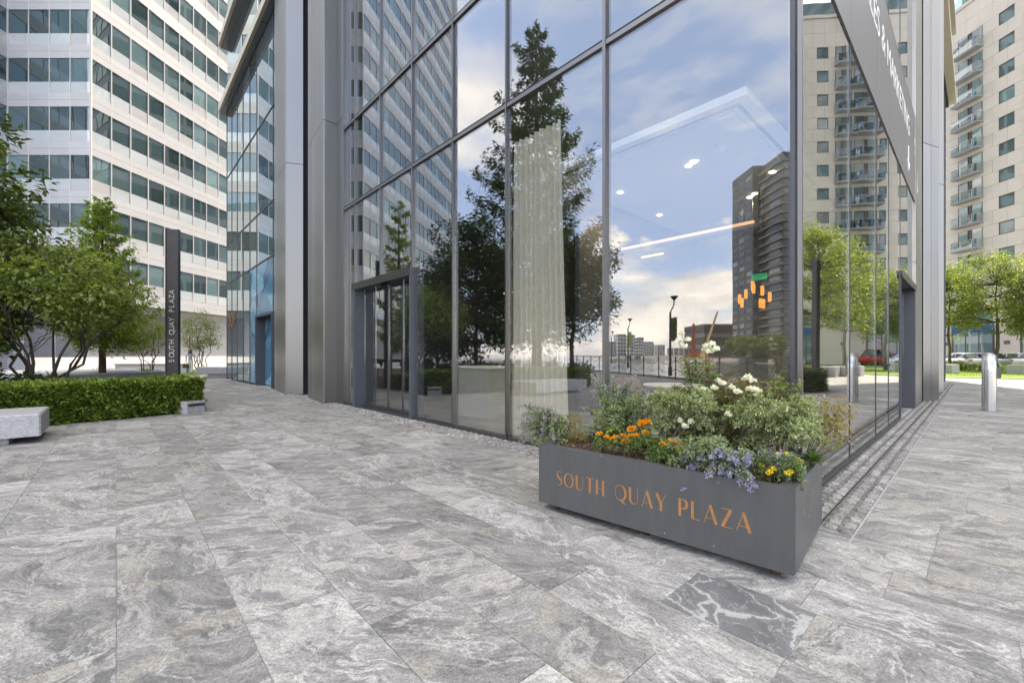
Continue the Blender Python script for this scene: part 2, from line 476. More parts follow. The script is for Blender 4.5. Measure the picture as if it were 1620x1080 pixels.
    mx4 = node(nt, 'ShaderNodeMix', data_type='RGBA', blend_type='MULTIPLY'); mx4.inputs[0].default_value = .85; Lk(mx3.outputs[2], mx4.inputs[6]); Lk(s5, mx4.inputs[7])
    # walked-in grime that runs on from slab to slab
    n7 = node(nt, 'ShaderNodeTexNoise', Scale=.9, Detail=8., Roughness=.65); Lk(geo.outputs['Position'], n7.inputs['Vector'])
    s7 = ramp(nt, n7.outputs[0], [(.32, (.86, .855, .84)), (.5, 1.), (.7, 1.05)])
    n8 = node(nt, 'ShaderNodeTexVoronoi', Scale=1.35); Lk(geo.outputs['Position'], n8.inputs['Vector'])
    s8 = ramp(nt, n8.outputs['Distance'], [(.0, .45), (.022, .6), (.03, 1.)])
    mx5 = node(nt, 'ShaderNodeMix', data_type='RGBA', blend_type='MULTIPLY'); mx5.inputs[0].default_value = 1.; Lk(mx4.outputs[2], mx5.inputs[6]); Lk(s7, mx5.inputs[7])
    mx6 = node(nt, 'ShaderNodeMix', data_type='RGBA', blend_type='MULTIPLY'); mx6.inputs[0].default_value = .5; Lk(mx5.outputs[2], mx6.inputs[6]); Lk(s8, mx6.inputs[7])
    hs = nt.nodes.new('ShaderNodeHueSaturation'); Lk(mx6.outputs[2], hs.inputs['Color'])
    tr = node(nt, 'ShaderNodeMapRange'); tr.inputs[3].default_value = .84 - dark; tr.inputs[4].default_value = 1.14 - dark
    Lk(ws.outputs[1], tr.inputs[0]); Lk(tr.outputs[0], hs.inputs['Value'])
    bs = node(nt, 'ShaderNodeBsdfPrincipled', Roughness=.6); bs.inputs['Specular IOR Level'].default_value = .4
    Lk(hs.outputs[0], bs.inputs['Base Color'])
    rr = ramp(nt, bands.outputs[0], [(.3, .5), (.7, .7)]); Lk(rr, bs.inputs['Roughness'])
    nb = node(nt, 'ShaderNodeTexNoise', Scale=70., Detail=5., Roughness=.75); Lk(geo.outputs['Position'], nb.inputs['Vector'])
    bp = node(nt, 'ShaderNodeBump', Strength=.35, Distance=.006); Lk(nb.outputs[0], bp.inputs['Height']); Lk(bp.outputs[0], bs.inputs['Normal'])
    Lk(bs.outputs[0], out.inputs[0])
    return m
def brecciamat(name):
    """one odd slab: dark stone shot through with white quartz"""
    m, nt, out = newmat(name); Lk = nt.links.new
    geo = nt.nodes.new('ShaderNodeNewGeometry')
    n0 = node(nt, 'ShaderNodeTexNoise', Scale=5., Detail=5.); Lk(geo.outputs['Position'], n0.inputs['Vector'])
    ad = node(nt, 'ShaderNodeVectorMath', operation='MULTIPLY_ADD'); ad.inputs[1].default_value = (.30, .30, .30); Lk(n0.outputs['Color'], ad.inputs[0]); Lk(geo.outputs['Position'], ad.inputs[2])
    mp = node(nt, 'ShaderNodeMapping'); mp.inputs['Scale'].default_value = (1., .55, 1.); mp.inputs['Rotation'].default_value = (0, 0, .5); mp.inputs['Location'].default_value = (.35, .2, 0); Lk(ad.outputs[0], mp.inputs[0])
    vo = node(nt, 'ShaderNodeTexVoronoi', Scale=4.2, feature='DISTANCE_TO_EDGE'); Lk(mp.outputs[0], vo.inputs['Vector'])
    nw = node(nt, 'ShaderNodeTexNoise', Scale=4., Detail=6., Roughness=.7); Lk(mp.outputs[0], nw.inputs['Vector'])
    wr = ramp(nt, nw.outputs[0], [(.36, 4.), (.5, 1.1), (.66, .38)])
    dm = node(nt, 'ShaderNodeMath', operation='MULTIPLY'); Lk(vo.outputs['Distance'], dm.inputs[0]); Lk(wr, dm.inputs[1])
    c1 = ramp(nt, dm.outputs[0], [(.0, (.44, .44, .43)), (.03, (.38, .38, .375)), (.05, (.19, .191, .197)), (.4, (.135, .137, .143))])
    n6 = node(nt, 'ShaderNodeTexNoise', Scale=7., Detail=4., Roughness=.6); Lk(mp.outputs[0], n6.inputs['Vector'])
    s6 = node(nt, 'ShaderNodeMath', operation='SUBTRACT'); Lk(n6.outputs[0], s6.inputs[0]); s6.inputs[1].default_value = .5
    a6 = node(nt, 'ShaderNodeMath', operation='ABSOLUTE'); Lk(s6.outputs[0], a6.inputs[0])
    v6 = ramp(nt, a6.outputs[0], [(.0, .7), (.006, .3), (.014, 0.)])
    mv = node(nt, 'ShaderNodeMix', data_type='RGBA'); Lk(v6, mv.inputs[0]); Lk(c1, mv.inputs[6]); mv.inputs[7].default_value = (.46, .46, .455, 1)
    c = mv.outputs[2]
    n3 = node(nt, 'ShaderNodeTexNoise', Scale=75., Detail=5., Roughness=.85); Lk(geo.outputs['Position'], n3.inputs['Vector'])
    sp = ramp(nt, n3.outputs[0], [(.37, .7), (.5, 1.), (.64, 1.25)])
    mx = node(nt, 'ShaderNodeMix', data_type='RGBA', blend_type='MULTIPLY'); mx.inputs[0].default_value = .8; Lk(c, mx.inputs[6]); Lk(sp, mx.inputs[7])
    bs = node(nt, 'ShaderNodeBsdfPrincipled', Roughness=.5); Lk(mx.outputs[2], bs.inputs['Base Color']); Lk(bs.outputs[0], out.inputs[0])
    return m
def metalmat(name, col, rough=.3, streak=.12):
    m, nt, out = newmat(name)
    geo = nt.nodes.new('ShaderNodeNewGeometry'); oi = nt.nodes.new('ShaderNodeObjectInfo')
    mp = node(nt, 'ShaderNodeMapping'); mp.inputs['Scale'].default_value = (42., 42., .25)
    nt.links.new(geo.outputs['Position'], mp.inputs[0])
    no = node(nt, 'ShaderNodeTexNoise', Scale=1., Detail=4.); nt.links.new(mp.outputs[0], no.inputs['Vector'])
    bs = node(nt, 'ShaderNodeBsdfPrincipled', Metallic=1., Roughness=rough)
    hs = nt.nodes.new('ShaderNodeHueSaturation'); hs.inputs['Color'].default_value = (*col, 1)
    ad = node(nt, 'ShaderNodeMath', operation='ADD'); nt.links.new(no.outputs[0], ad.inputs[0]); nt.links.new(oi.outputs['Random'], ad.inputs[1])
    mr = node(nt, 'ShaderNodeMapRange'); mr.inputs[1].default_value = .3; mr.inputs[2].default_value = 1.7
    mr.inputs[3].default_value = 1 - streak; mr.inputs[4].default_value = 1 + streak
    nt.links.new(ad.outputs[0], mr.inputs[0]); nt.links.new(mr.outputs[0], hs.inputs['Value'])
    nt.links.new(hs.outputs[0], bs.inputs['Base Color'])
    r2 = node(nt, 'ShaderNodeMapRange'); r2.inputs[3].default_value = rough - .07; r2.inputs[4].default_value = rough + .1
    nt.links.new(no.outputs[0], r2.inputs[0]); nt.links.new(r2.outputs[0], bs.inputs['Roughness'])
    nt.links.new(bs.outputs[0], out.inputs[0])
    return m
M = dict(
    slab=stonemat('gneiss_slab'),
    breccia=brecciamat('dark_veined_slab'),
    sett=stonemat('gneiss_sett', cream=.3, dark=.14, scale=2.5),
    bench=P('grey_granite', (.42, .42, .43), .6, var=.22, vscale=22, bump=.2, bscale=90, objvar=.06),
    settbed=P('sett_grout', (.16, .157, .15), .95, var=.2, vscale=20),
    joint=P('sand_joint', (.36, .352, .34), .9, var=.2, vscale=12),
    ground=P('far_paving', (.40, .40, .40), .8, var=.15, vscale=.8),
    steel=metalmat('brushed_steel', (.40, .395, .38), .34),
    steel2=metalmat('brushed_steel_shaded', (.27, .268, .26), .36),  # darker steel: shade of column returns in its colour; also bollard fittings
    anod=P('anodised_frame', (.10, .105, .115), .38, .6, var=.08),
    frame=metalmat('mullion_metal', (.22, .21, .205), .34, .06),
    portal=P('slate_powder_coat', (.085, .095, .115), .42, var=.06, bump=.03, bscale=300),
    dark=P('dark_gap', (.02, .02, .022), .8),
    fin=P('champagne_fin', (.58, .53, .43), .5, 0., var=.05),
    glassL=glassmat('clear_coated_glass', (.94, .955, .95), .165, .0005, .9),
    glassR=glassmat('clear_coated_glass_side', (.75, .80, .80), .24, .0016, .55),
    glassT=winmat('tower_glass', (.03, .045, .055), .55, .15, .002),
    winB=winmat('office_window', (.045, .08, .085), .20, .5, .004),
    spand=winmat('office_spandrel_glass', (.60, .65, .67), .16, .06, .004),
    stonew=P('pale_stone_panel', (.55, .565, .585), .55, var=.05, vscale=.7, objvar=.035),
    stonej=P('panel_joint', (.30, .27, .25), .8),
    mullw=P('white_mullion', (.72, .70, .67), .4),
    offbase=P('grey_base_wall', (.50, .50, .51), .7, var=.07, vscale=.5),
    offdark=P('grey_louvre', (.20, .20, .215), .6, var=.1, vscale=2.),
    beige=P('beige_cladding', (.79, .755, .69), .7, var=.05, vscale=.4, objvar=.03),
    beigej=P('beige_joint', (.40, .34, .28), .8),
    winE=winmat('flat_window', (.20, .32, .33), .26, .35, .006),
    winframe=P('grey_window_frame', (.13, .135, .14), .5),
    balc=P('grey_balcony', (.36, .37, .38), .5),
    balglass=glassmat('balcony_glass', (.75, .84, .86), .28),
    blue=P('blue_fascia', (.015, .16, .42), .45),
    grass=leafmat('grass_blades', (.13, .24, .025), (.28, .40, .05), .3, .6),
    lawn=P('lawn_soil', (.14, .22, .03), .9, var=.3, vscale=3, bump=.4, bscale=60),
    soil=P('bark_mulch', (.075, .045, .03), .95, var=.5, vscale=60, bump=.8, bscale=90),
    bark=P('grey_bark', (.15, .125, .095), .85, var=.3, vscale=20, bump=.5, bscale=60),
    barkred=P('redwood_bark', (.13, .085, .06), .9, var=.3, vscale=15, bump=.5, bscale=40),
    leafA=leafmat('dogwood_leaf', (.13, .185, .055), (.29, .36, .11), .45, .45, (.43, .48, .18)),
    leafB=leafmat('redwood_needle', (.15, .22, .05), (.34, .43, .10), .48, .6),
    leafD=leafmat('dark_redwood_needle', (.075, .115, .04), (.20, .255, .09), .4, .6),
    leafY=leafmat('yellow_green_leaf', (.12, .165, .04), (.26, .32, .085), .42, .5),  # one yellow-green tone for street trees and low shrubs
    leafS=leafmat('silvery_leaf', (.16, .19, .075), (.36, .38, .20), .35, .5),
    leafE=leafmat('evergreen_leaf', (.055, .085, .03), (.15, .20, .065), .32, .5),
    hedge=leafmat('yew_hedge_leaf', (.07, .115, .025), (.20, .29, .055), .34, .45, (.34, .43, .09)),
    hedgecore=P('hedge_inner_shade', (.018, .022, .01), .95),
    planter=P('grey_powder_coat', (.082, .085, .088), .42, var=.13, vscale=2.2, bump=.03, bscale=300, stretch=(4, 4, 1)),
    copper=P('copper_vinyl', (.42, .20, .075), .38, .25, var=.12, vscale=25),
    copperf=P('faded_copper_vinyl', (.185, .155, .135), .45, 0, var=.2, vscale=30),
    rust=P('rusty_castor', (.10, .055, .03), .8, var=.5, vscale=40),
    black=P('black_paint', (.018, .018, .02), .4),
    white=P('white_paint', (.78, .78, .77), .45, var=.03),
    whitebody=P('white_car_paint', (.78, .79, .80), .25, spec=.6),
    redbody=P('red_car_paint', (.45, .02, .02), .25, spec=.6),
    silverbody=P('silver_car_paint', (.50, .52, .54), .28, .5),
    carglass=winmat('car_glass', (.015, .02, .022), .25, .1, .0005),
    tyre=P('tyre_rubber', (.02, .02, .02), .85),
    rim=P('alloy_rim', (.5, .5, .52), .3, 1.),
    tail=P('tail_lamp', (.4, .02, .02), .3),
    headlamp=P('head_lamp', (.8, .82, .85), .15),
    asphalt=P('asphalt', (.06, .06, .062), .9, var=.2, vscale=6, bump=.3, bscale=80),
    wood=P('timber_slat', (.33, .19, .10), .6, var=.2, vscale=12, stretch=(1, 6, 6)),
    totem=P('bronze_black_steel', (.052, .048, .048), .42, .5, var=.2, vscale=2.2),
    totemtxt=P('totem_lettering', (.45, .44, .42), .4, .6),
    chrome=metalmat('polished_steel', (.55, .56, .57), .24, .08),
    curtain=None,
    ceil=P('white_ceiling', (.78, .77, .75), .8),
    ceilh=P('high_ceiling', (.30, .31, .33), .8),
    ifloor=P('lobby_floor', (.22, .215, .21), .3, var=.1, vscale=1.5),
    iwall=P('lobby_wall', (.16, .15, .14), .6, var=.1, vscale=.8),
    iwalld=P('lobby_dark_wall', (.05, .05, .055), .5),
    desk=P('pale_desk', (.44, .43, .40), .5),
    warm=emit('warm_cove', (1., .62, .36), .42),
    down=emit('downlight', (1., .9, .75), 9.),
    exitg=emit('exit_green', (.05, .8, .4), .14),
    amber=emit('amber_lamp', (1., .40, .08), .5),
    signg=P('sign_grey', (.155, .155, .155), .42, var=.04, vscale=.8),
    signw=P('sign_white', (.85, .85, .85), .4),
    dtower=P('dark_tower_frame', (.045, .05, .06), .5),
    dtowerl=P('tower_slab_edge', (.15, .15, .155), .6),
    winD=winmat('dark_tower_window', (.03, .036, .042), .09, .5, .01),
    greyt=P('far_grey_tower', (.38, .40, .43), .6, var=.06),
    midb=P('brown_warehouse', (.15, .13, .12), .7, var=.12, vscale=.3),
    quay=P('quay_stone', (.36, .34, .32), .85, var=.15, vscale=1.5),
    skin=P('skin', (.45, .26, .18), .55),
    hair=P('brown_hair', (.10, .055, .03), .6),
    shirt=P('grey_top', (.30, .32, .36), .8),
    trouser=P('cream_trousers', (.68, .64, .57), .8),
    orangecrane=P('rust_red_crane', (.28, .08, .05), .6),
    yellowcrane=P('yellow_crane', (.45, .36, .16), .6),
)
def curtain_mat():
    m, nt, out = newmat('sheer_curtain')
    df = nt.nodes.new('ShaderNodeBsdfDiffuse'); df.inputs[0].default_value = (.92, .88, .79, 1)
    tl = nt.nodes.new('ShaderNodeBsdfTranslucent'); tl.inputs[0].default_value = (.92, .88, .79, 1)
    tr = nt.nodes.new('ShaderNodeBsdfTransparent')
    a = node(nt, 'ShaderNodeMixShader'); a.inputs[0].default_value = .3
    b = node(nt, 'ShaderNodeMixShader'); b.inputs[0].default_value = .06
    nt.links.new(df.outputs[0], a.inputs[1]); nt.links.new(tl.outputs[0], a.inputs[2])
    nt.links.new(a.outputs[0], b.inputs[1]); nt.links.new(tr.outputs[0], b.inputs[2]); nt.links.new(b.outputs[0], out.inputs[0])
    return m
M['curtain'] = curtain_mat()
def water_mat():
    m, nt, out = newmat('dock_water')
    geo = nt.nodes.new('ShaderNodeNewGeometry')
    no = node(nt, 'ShaderNodeTexNoise', Scale=1.6, Detail=5.); nt.links.new(geo.outputs['Position'], no.inputs['Vector'])
    bp = node(nt, 'ShaderNodeBump', Strength=.5, Distance=.12); nt.links.new(no.outputs[0], bp.inputs['Height'])
    bs = node(nt, 'ShaderNodeBsdfPrincipled', Roughness=.08); bs.inputs['Base Color'].default_value = (.03, .045, .05, 1)
    nt.links.new(bp.outputs[0], bs.inputs['Normal']); nt.links.new(bs.outputs[0], out.inputs[0])
    return m
M['water'] = water_mat()
def poster_mat():
    """printed night-blue skyline: graded blues, pale tower with a grid of lit windows"""
    m, nt, out = newmat('blue_skyline_print')
    geo = nt.nodes.new('ShaderNodeNewGeometry')
    sep = nt.nodes.new('ShaderNodeSeparateXYZ'); nt.links.new(geo.outputs['Position'], sep.inputs[0])
    cb = nt.nodes.new('ShaderNodeCombineXYZ')
    nt.links.new(sep.outputs[1], cb.inputs[0]); nt.links.new(sep.outputs[2], cb.inputs[1])
    vo = node(nt, 'ShaderNodeTexVoronoi', Scale=.9); nt.links.new(cb.outputs[0], vo.inputs['Vector'])
    c = ramp(nt, vo.outputs['Color'], [(0., (.02, .09, .17)), (.45, (.06, .24, .36)), (.8, (.22, .50, .62)), (1., (.55, .75, .82))])
    br = node(nt, 'ShaderNodeTexBrick', Scale=4.5); br.inputs['Color1'].default_value = (1.2, 1.3, 1.4, 1); br.inputs['Color2'].default_value = (.8, .9, 1., 1)
    br.inputs['Mortar'].default_value = (.55, .6, .7, 1); br.offset = 0
    nt.links.new(cb.outputs[0], br.inputs['Vector'])
    mx = node(nt, 'ShaderNodeMix', data_type='RGBA', blend_type='MULTIPLY'); mx.inputs[0].default_value = .7
    nt.links.new(c, mx.inputs[6]); nt.links.new(br.outputs['Color'], mx.inputs[7])
    bs = node(nt, 'ShaderNodeBsdfPrincipled', Roughness=.15); nt.links.new(mx.outputs[2], bs.inputs['Base Color'])
    nt.links.new(bs.outputs[0], out.inputs[0])
    return m
M['poster'] = poster_mat()

# ================================================================== THE SETTING
def poly(name, pts, z, m, kind='structure', parent=None):
    b = MB(); b.add([(p[0], p[1], z) for p in pts], [tuple(range(len(pts)))])
    o = b.build(name, m, parent)
    if b.T:
        o.data.update()
        if o.data.polygons[0].normal.z < 0: o.data.flip_normals()
    if kind: o['kind'] = kind
    return o
qd = Vector((-.963, .27, 0)).normalized()
Q0 = Vector((-12.3, -2.5, 0))                                  # the quay edge runs through here
QA = Q0 - qd * 400
QB = Q0 + qd * 34
QC = QB + Vector((-260, -6, 0))
BIG = 2500
poly('ground', [(QA.x, QA.y), (QB.x, QB.y), (QC.x, QC.y), (-BIG, QC.y), (-BIG, BIG), (BIG, BIG), (BIG, QA.y)], -.016, M['ground'])
poly('water', [(QA.x + 200, QA.y + 30), (QB.x, QB.y + 2), (QC.x, QC.y + 4), (-BIG, QC.y + 4), (-BIG, -BIG), (BIG, -BIG), (BIG, QA.y)], -1.6, M['water'])
b = MB()
for a, c in ((QA, QB), (QB, QC)):
    mid = (a + c) / 2; L_ = (c - a).length
    n_ = Vector(((c - a).y, -(c - a).x, 0)).normalized()
    b.box((mid.x, mid.y, -1.3), (L_, .5, 2.72), ang(c - a))
tag(b.build('quay_wall', M['quay']), kind='structure')
fb = MB()
fb.prism([(-420, -52), (-90, -96), (60, -170), (300, -260), (300, -900), (-420, -900)], -2, .6)
fb.prism([(-800, -40), (-430, -51), (-430, -900), (-800, -900)], -2, .6)
tag(fb.build('far_bank', M['quay']), kind='structure')

# ---------------------------------------------------------------- paving
pav_pts = []
uL = nL.dot(CN)                 # 4.40: row coordinate of the left glass front
bC = d1.dot(CN)                 # 1.06: place of the corner along d1
e1, e2 = d1, nL                 # rows of slabs run along e1, row coordinate along e2
SK = d2.dot(d1) / d2.dot(nL)
def UB(u, b_, z=0): return e2 * u + e1 * b_ + Vector((0, 0, z))
pv = [UB(-26, -24), UB(34, -24), UB(34, bC + .02), UB(uL + .02, bC + .02), UB(uL + .02, 30), UB(-26, 30)]
pv = [p for p in pv]
# keep the paving on the land side of the quay
def clip(pts, o, n):
    res = []
    for i in range(len(pts)):
        a, c = pts[i], pts[(i + 1) % len(pts)]
        da, dc = (a - o).dot(n), (c - o).dot(n)
        if da >= 0: res.append(a)
        if da * dc < 0: res.append(a + (c - a) * (da / (da - dc)))
    return res
qn = Vector((-qd.y, qd.x, 0))
if qn.y < 0: qn = -qn
pv = clip(pv, Q0 + qn * .3, qn)
pavement = poly('pavement', pv, -.004, M['joint'])
hedge_a, hedge_b = G(-120, 690), G(322, 649)
def project(p):
    return CX + F * p.x / p.y, HZ + F * (H - p.z) / p.y
slabs = []
rows = [-14.]
widths = [.46, .60, .45, .75, .46]
fixed = [-.65, .0, .46, .90, 1.34, 1.74, 2.115, 2.59, 3.02, 3.46, uL - .47]
u = -.65; left = []
k = 0
while u > -15:
    u -= widths[k % 5]; left.append(u); k += 1
right = []
u = uL - .47
while u < 33:
    u += [.47, .6, .45, .75][k % 4] * (1 if u < 14 else 1.6); right.append(u); k += 1
rows = sorted(left) + fixed + right
for i in range(len(rows) - 1):
    u0, u1 = rows[i], rows[i + 1]
    far = (u0 + u1) / 2
    lo, hi = (-22., 24.) if u1 <= uL - .4 else (-22., bC - .447 + ((u0 + u1) / 2 - uL) * SK)
    x = lo + random.random()
    while x < hi:
        ln = random.choice([.58, .75, .9, 1.05, 1.25, 1.5]) * (1 if abs(x) < 9 else 1.4)
        if abs(u0 - 2.115) < .01:                       # the row that holds the dark veined slab
            if x < .56 < x + ln + .3: ln = .56 - x
            elif abs(x - .56) < .01: ln = .583
        x1 = min(x + ln, hi)
        if x1 > hi - .35: x1 = hi
        c = UB((u0 + u1) / 2, (x + x1) / 2)
        if c.y > .55 and abs(c.x) < c.y * 1.35 + 1.2 and (c - Q0).dot(qn) > 1:
            sz = (x1 - x) * (u1 - u0) / max(c.y, .8) ** 3
            if c.length < 30: slabs.append((sz, c, x1 - x, u1 - u0))
        x = x1
slabs.sort(key=lambda t: -t[0])
rest = MB()
for k, (sz, c, a, w) in enumerate(slabs):
    dz = random.uniform(-.0012, .0012)
    g = .004
    odd = abs(c.dot(e2) - 2.3525) < .02 and abs(c.dot(e1) - .8515) < .1
    if k < 300: box('paving_slab', (c.x, c.y, -.015 + dz), (a - g, w - g, .03), ang(e1), M['breccia' if odd else 'slab'], pavement)
    else: rest.box((c.x, c.y, -.015 + dz), (a - g, w - g, .03), ang(e1))
if rest.n: tag(rest.build('far_paving_slabs', M['slab'], pavement), kind='stuff')

# rough setts along both glass fronts, with the slot drain on the right
sett_meshes = []
for v in range(5):
    b = MB()
    rr = random.Random(v + 3)
    g = 3
    V = []
    for j in range(g + 1):
        for i in range(g + 1):
            x, y = i / g - .5, j / g - .5
            edge = (i in (0, g)) or (j in (0, g))
            V.append((x + rr.uniform(-.05, .05), y + rr.uniform(-.05, .05), (.0 if edge else .55 + rr.uniform(-.3, .45))))
    fc = [(j * (g + 1) + i, j * (g + 1) + i + 1, (j + 1) * (g + 1) + i + 1, (j + 1) * (g + 1) + i) for j in range(g) for i in range(g)]
    b.add(V, fc)
    me = bpy.data.meshes.new('sett_shape'); me.from_pydata(b.V, [], b.T); me.materials.append(M['sett'])
    sett_meshes.append((me, b.V, b.T))
setts = []
def sett_rows(org, dr, out, n_rows, w0, w1, length):
    rw = (w1 - w0) / n_rows
    for r in range(n_rows):
        x = random.random() * .1
        while x < length:
            l = random.uniform(.10, .19)
            c = org + dr * (x + l / 2) + out * (w0 + rw * (r + .5))
            if c.y > .5: setts.append((c.length, c, l, rw, ang(dr)))
            x += l
sett_rows(PR(-.55), d2, -nR, 2, .008, .210, 24)
sett_rows(PR(-.55), d2, -nR, 2, .224, .431, 24)
sett_rows(PL(.45), d1, -nL, 4, .03, .46, 24)
setts.sort(key=lambda t: t[0])
setbed = box('sett_bed', PR(11.5, .22, -.008), (24.4, .44, .012), ang(d2), M['settbed'], pavement)
box('sett_bed', PL(12.4, .235, -.008), (24.4, .47, .012), ang(d1), M['settbed'], pavement)
restV, restT = MB(), None
for k, (dd, c, l, w, a) in enumerate(setts):
    me, vv, ff = random.choice(sett_meshes)
    Mx = Matrix.Translation((c.x, c.y, -.001)) @ Matrix.Rotation(a, 4, 'Z') @ Matrix.Diagonal((l * .91, w * .90, .03, 1))
    if k < 300: place(bpy.data.objects.new('sett', me), Mx, pavement)
    else: restV.add([Mx @ Vector(v) for v in vv], ff)
tag(restV.build('far_setts', M['sett'], pavement), kind='stuff')
drain = box('drain_slot', PR(11.5, .217, .0), (24.4, .008, .006), ang(d2), M['black'], pavement)
box('edge_strip', PR(11.5, .437, -.004), (24.4, .012, .012), ang(d2), M['bench'], pavement)

# ---------------------------------------------------------------- right lawn, road, planting bed
poly('lawn', [G(1425, 596), G(1640, 600), Vector((70, 26, 0)), Vector((70, 41, 0)), Vector((26, 41, 0)), Vector((22, 27, 0))], .012, M['lawn'])
gl = Leaves()
n = 16000
gp = np.zeros((n, 3)); gp[:, 0] = RNG.uniform(24, 60, n); gp[:, 1] = RNG.uniform(25.5, 40, n); gp[:, 2] = .01
ok = (gp[:, 1] < 41) & (gp[:, 0] > 22 + (gp[:, 1] - 25) * .25)
gp = gp[ok]; n = len(gp)
dirs = rdirs(n); dirs[:, 2] = np.abs(dirs[:, 2]) + 1.2
gl.add(gp, dirs, rdirs(n), RNG.uniform(.06, .12, n), .02)
tag(gl.build('lawn_grass', M['grass']), 'short sunlit green grass of the lawn beside the parked cars', 'grass', kind='stuff')
poly('road', [(43, 20), (54.5, 20), (53.2, 95), (41.5, 95)], -.010, M['asphalt'])
for sx, nm in ((42.7, 'kerb'), (54.8, 'kerb')):
    o = box(nm, (sx - .6, 57, .04), (.16, 76, .12), math.atan2(1.2, 75), M['bench'])
    o['kind'] = 'structure'
# left lawns
poly('lawn', [G(262, 597), G(345, 590), G(348, 586), G(262, 586)], .01, M['lawn'])
poly('lawn', [G(318, 598), G(352, 598), G(358, 592), G(330, 592)], .014, M['lawn'])
poly('planting_bed', [hedge_a + Vector((-1.2, 1.2, 0)), G(20, 678), G(318, 650.5), G(300, 602), Vector((-20, 23, 0)), Vector((-34, 26, 0)), Vector((-30, 9, 0))], .006, M['soil'])

# ================================================================== THE GLASS TOWER
tower = thing('glass_tower', PL(12, -12, 0), 'dark framed glass corner building with brushed steel columns behind the flower planter', 'building')
def lbox(name, s0, s1, o0, o1, z0, z1, m, parent=tower):
    return box(name, PL((s0 + s1) / 2, (o0 + o1) / 2, (z0 + z1) / 2), (s1 - s0, abs(o1 - o0), z1 - z0), ang(d1), m, parent)
def rbox(name, s0, s1, o0, o1, z0, z1, m, parent=tower):
    return box(name, PR((s0 + s1) / 2, (o0 + o1) / 2, (z0 + z1) / 2), (s1 - s0, abs(o1 - o0), z1 - z0), ang(d2), m, parent)
def wall2(name, p0, p1, z0, z1, th, m, parent=tower):
    c = (p0 + p1) / 2
    return box(name, (c.x, c.y, (z0 + z1) / 2), ((p1 - p0).length, th, z1 - z0), ang(p1 - p0), m, parent)
ZR = [.05, 5.10, 7.20, 10.80, 14.30]
sL = [.07, 2.05, 3.85, 5.27, 6.69, 8.11, 9.53, 10.22]
def lpane(s0, s1, z0, z1):
    return lbox('glass_pane', s0 + .022, s1 - .022, -.03, -.012, z0 + .02, z1 - .02, M['glassL'])
def rpane(s0, s1, z0, z1):
    return rbox('glass_pane', s0 + .012, s1 - .012, -.03, -.012, z0 + .02, z1 - .02, M['glassR'])
for i in range(len(sL) - 1):
    for r in range(4):
        z0, z1 = ZR[r], ZR[r + 1]
        if r == 0 and 4 <= i <= 5: z0 = 2.97
        lpane(sL[i], sL[i + 1], z0, z1)
for i, s in enumerate(sL[1:]):
    z0 = 2.97 if i == 4 else .0
    w = .028 if s not in (2.05,) else .045
    lbox('mullion', s - w / 2, s + w / 2, -.10, .028, z0, 14.3, M['frame'])
for z in ZR[1:]:
    lbox('transom', .06, 10.22, -.09, .018, z - .03, z + .03, M['frame'])
    lbox('transom_dark_strip', .06, 10.22, -.085, .012, z + .036, z + .058, M['dark'])  # solid near-black strip, second line of the transom joint
for s0, s1 in ((.06, 6.69), (9.53, 10.22)):
    lbox('base_rail', s0, s1, -.10, .012, -.01, .05, M['anod'])
# corner post
box('corner_post', CN + (d1 + d2) * .012 + Vector((0, 0, 7.1)), (.034, .034, 14.4), ang(d1), M['frame'], tower)
lbox('corner_trim', .06, .11, -.12, -.032, 0, 14.3, M['anod'])
# right glass front
sR = [.07, 2.17, 4.18, 5.60, 7.29]
for i in range(4):
    rpane(sR[i], sR[i + 1], .30, ZR[1])
    rbox('lower_glass', sR[i] + .012, sR[i + 1] - .012, -.03, -.012, .06, .285, M['glassR'])
    for r in (1, 2, 3):
        if r == 1: continue
        rpane(sR[i], sR[i + 1], ZR[r], ZR[r + 1])
for s in sR[1:]:
    rbox('mullion', s - .007, s + .007, -.016, -.004, 0, 14.3, M['anod'])
rbox('base_rail', .06, 7.29, -.03, .004, -.01, .05, M['anod'])
for z0, z1 in ((2.97, 5.10), (7.2, 10.8), (10.8, 14.3)): rpane(7.29, 10.2, z0, z1)
for z in ZR[2:]:
    rbox('transom', .06, 10.2, -.03, .003, z - .02, z + .02, M['anod'])
# entrance portal on the left front
portal = thing('entrance_portal', PL(8.1, .1, 0), 'slate grey projecting door surround with glass doors in the long glass front', 'doorway')
def pbox(name, s0, s1, o0, o1, z0, z1, m, par): return lbox(name, s0, s1, o0, o1, z0, z1, m, par)
lbox('jamb', 6.66, 6.73, -.24, .06, 0, 2.97, M['portal'], portal)
lbox('jamb', 9.44, 9.55, -.24, .06, 0, 2.97, M['portal'], portal)
lbox('lintel', 6.66, 9.55, -.24, .06, 2.972, 3.06, M['portal'], portal)
lbox('lintel_lip', 6.655, 9.555, .062, .072, 2.90, 3.07, M['frame'], portal)
lbox('threshold', 6.74, 9.43, -.24, .0, .002, .02, M['anod'], portal)
lbox('camera_box', 7.95, 8.25, -.14, -.06, 2.86, 2.97, M['black'], portal)
for s0, s1 in ((6.75, 7.42), (7.44, 8.10), (8.12, 8.78), (8.80, 9.42)):
    d = lbox('door_leaf', s0, s1, -.21, -.19, .03, 2.93, M['glassL'], portal)
    lbox('door_stile', s0, s0 + .035, -.215, -.18, .03, 2.93, M['anod'], d)
    lbox('door_rail', s0 + .036, s1, -.215, -.18, .03, .10, M['anod'], d)
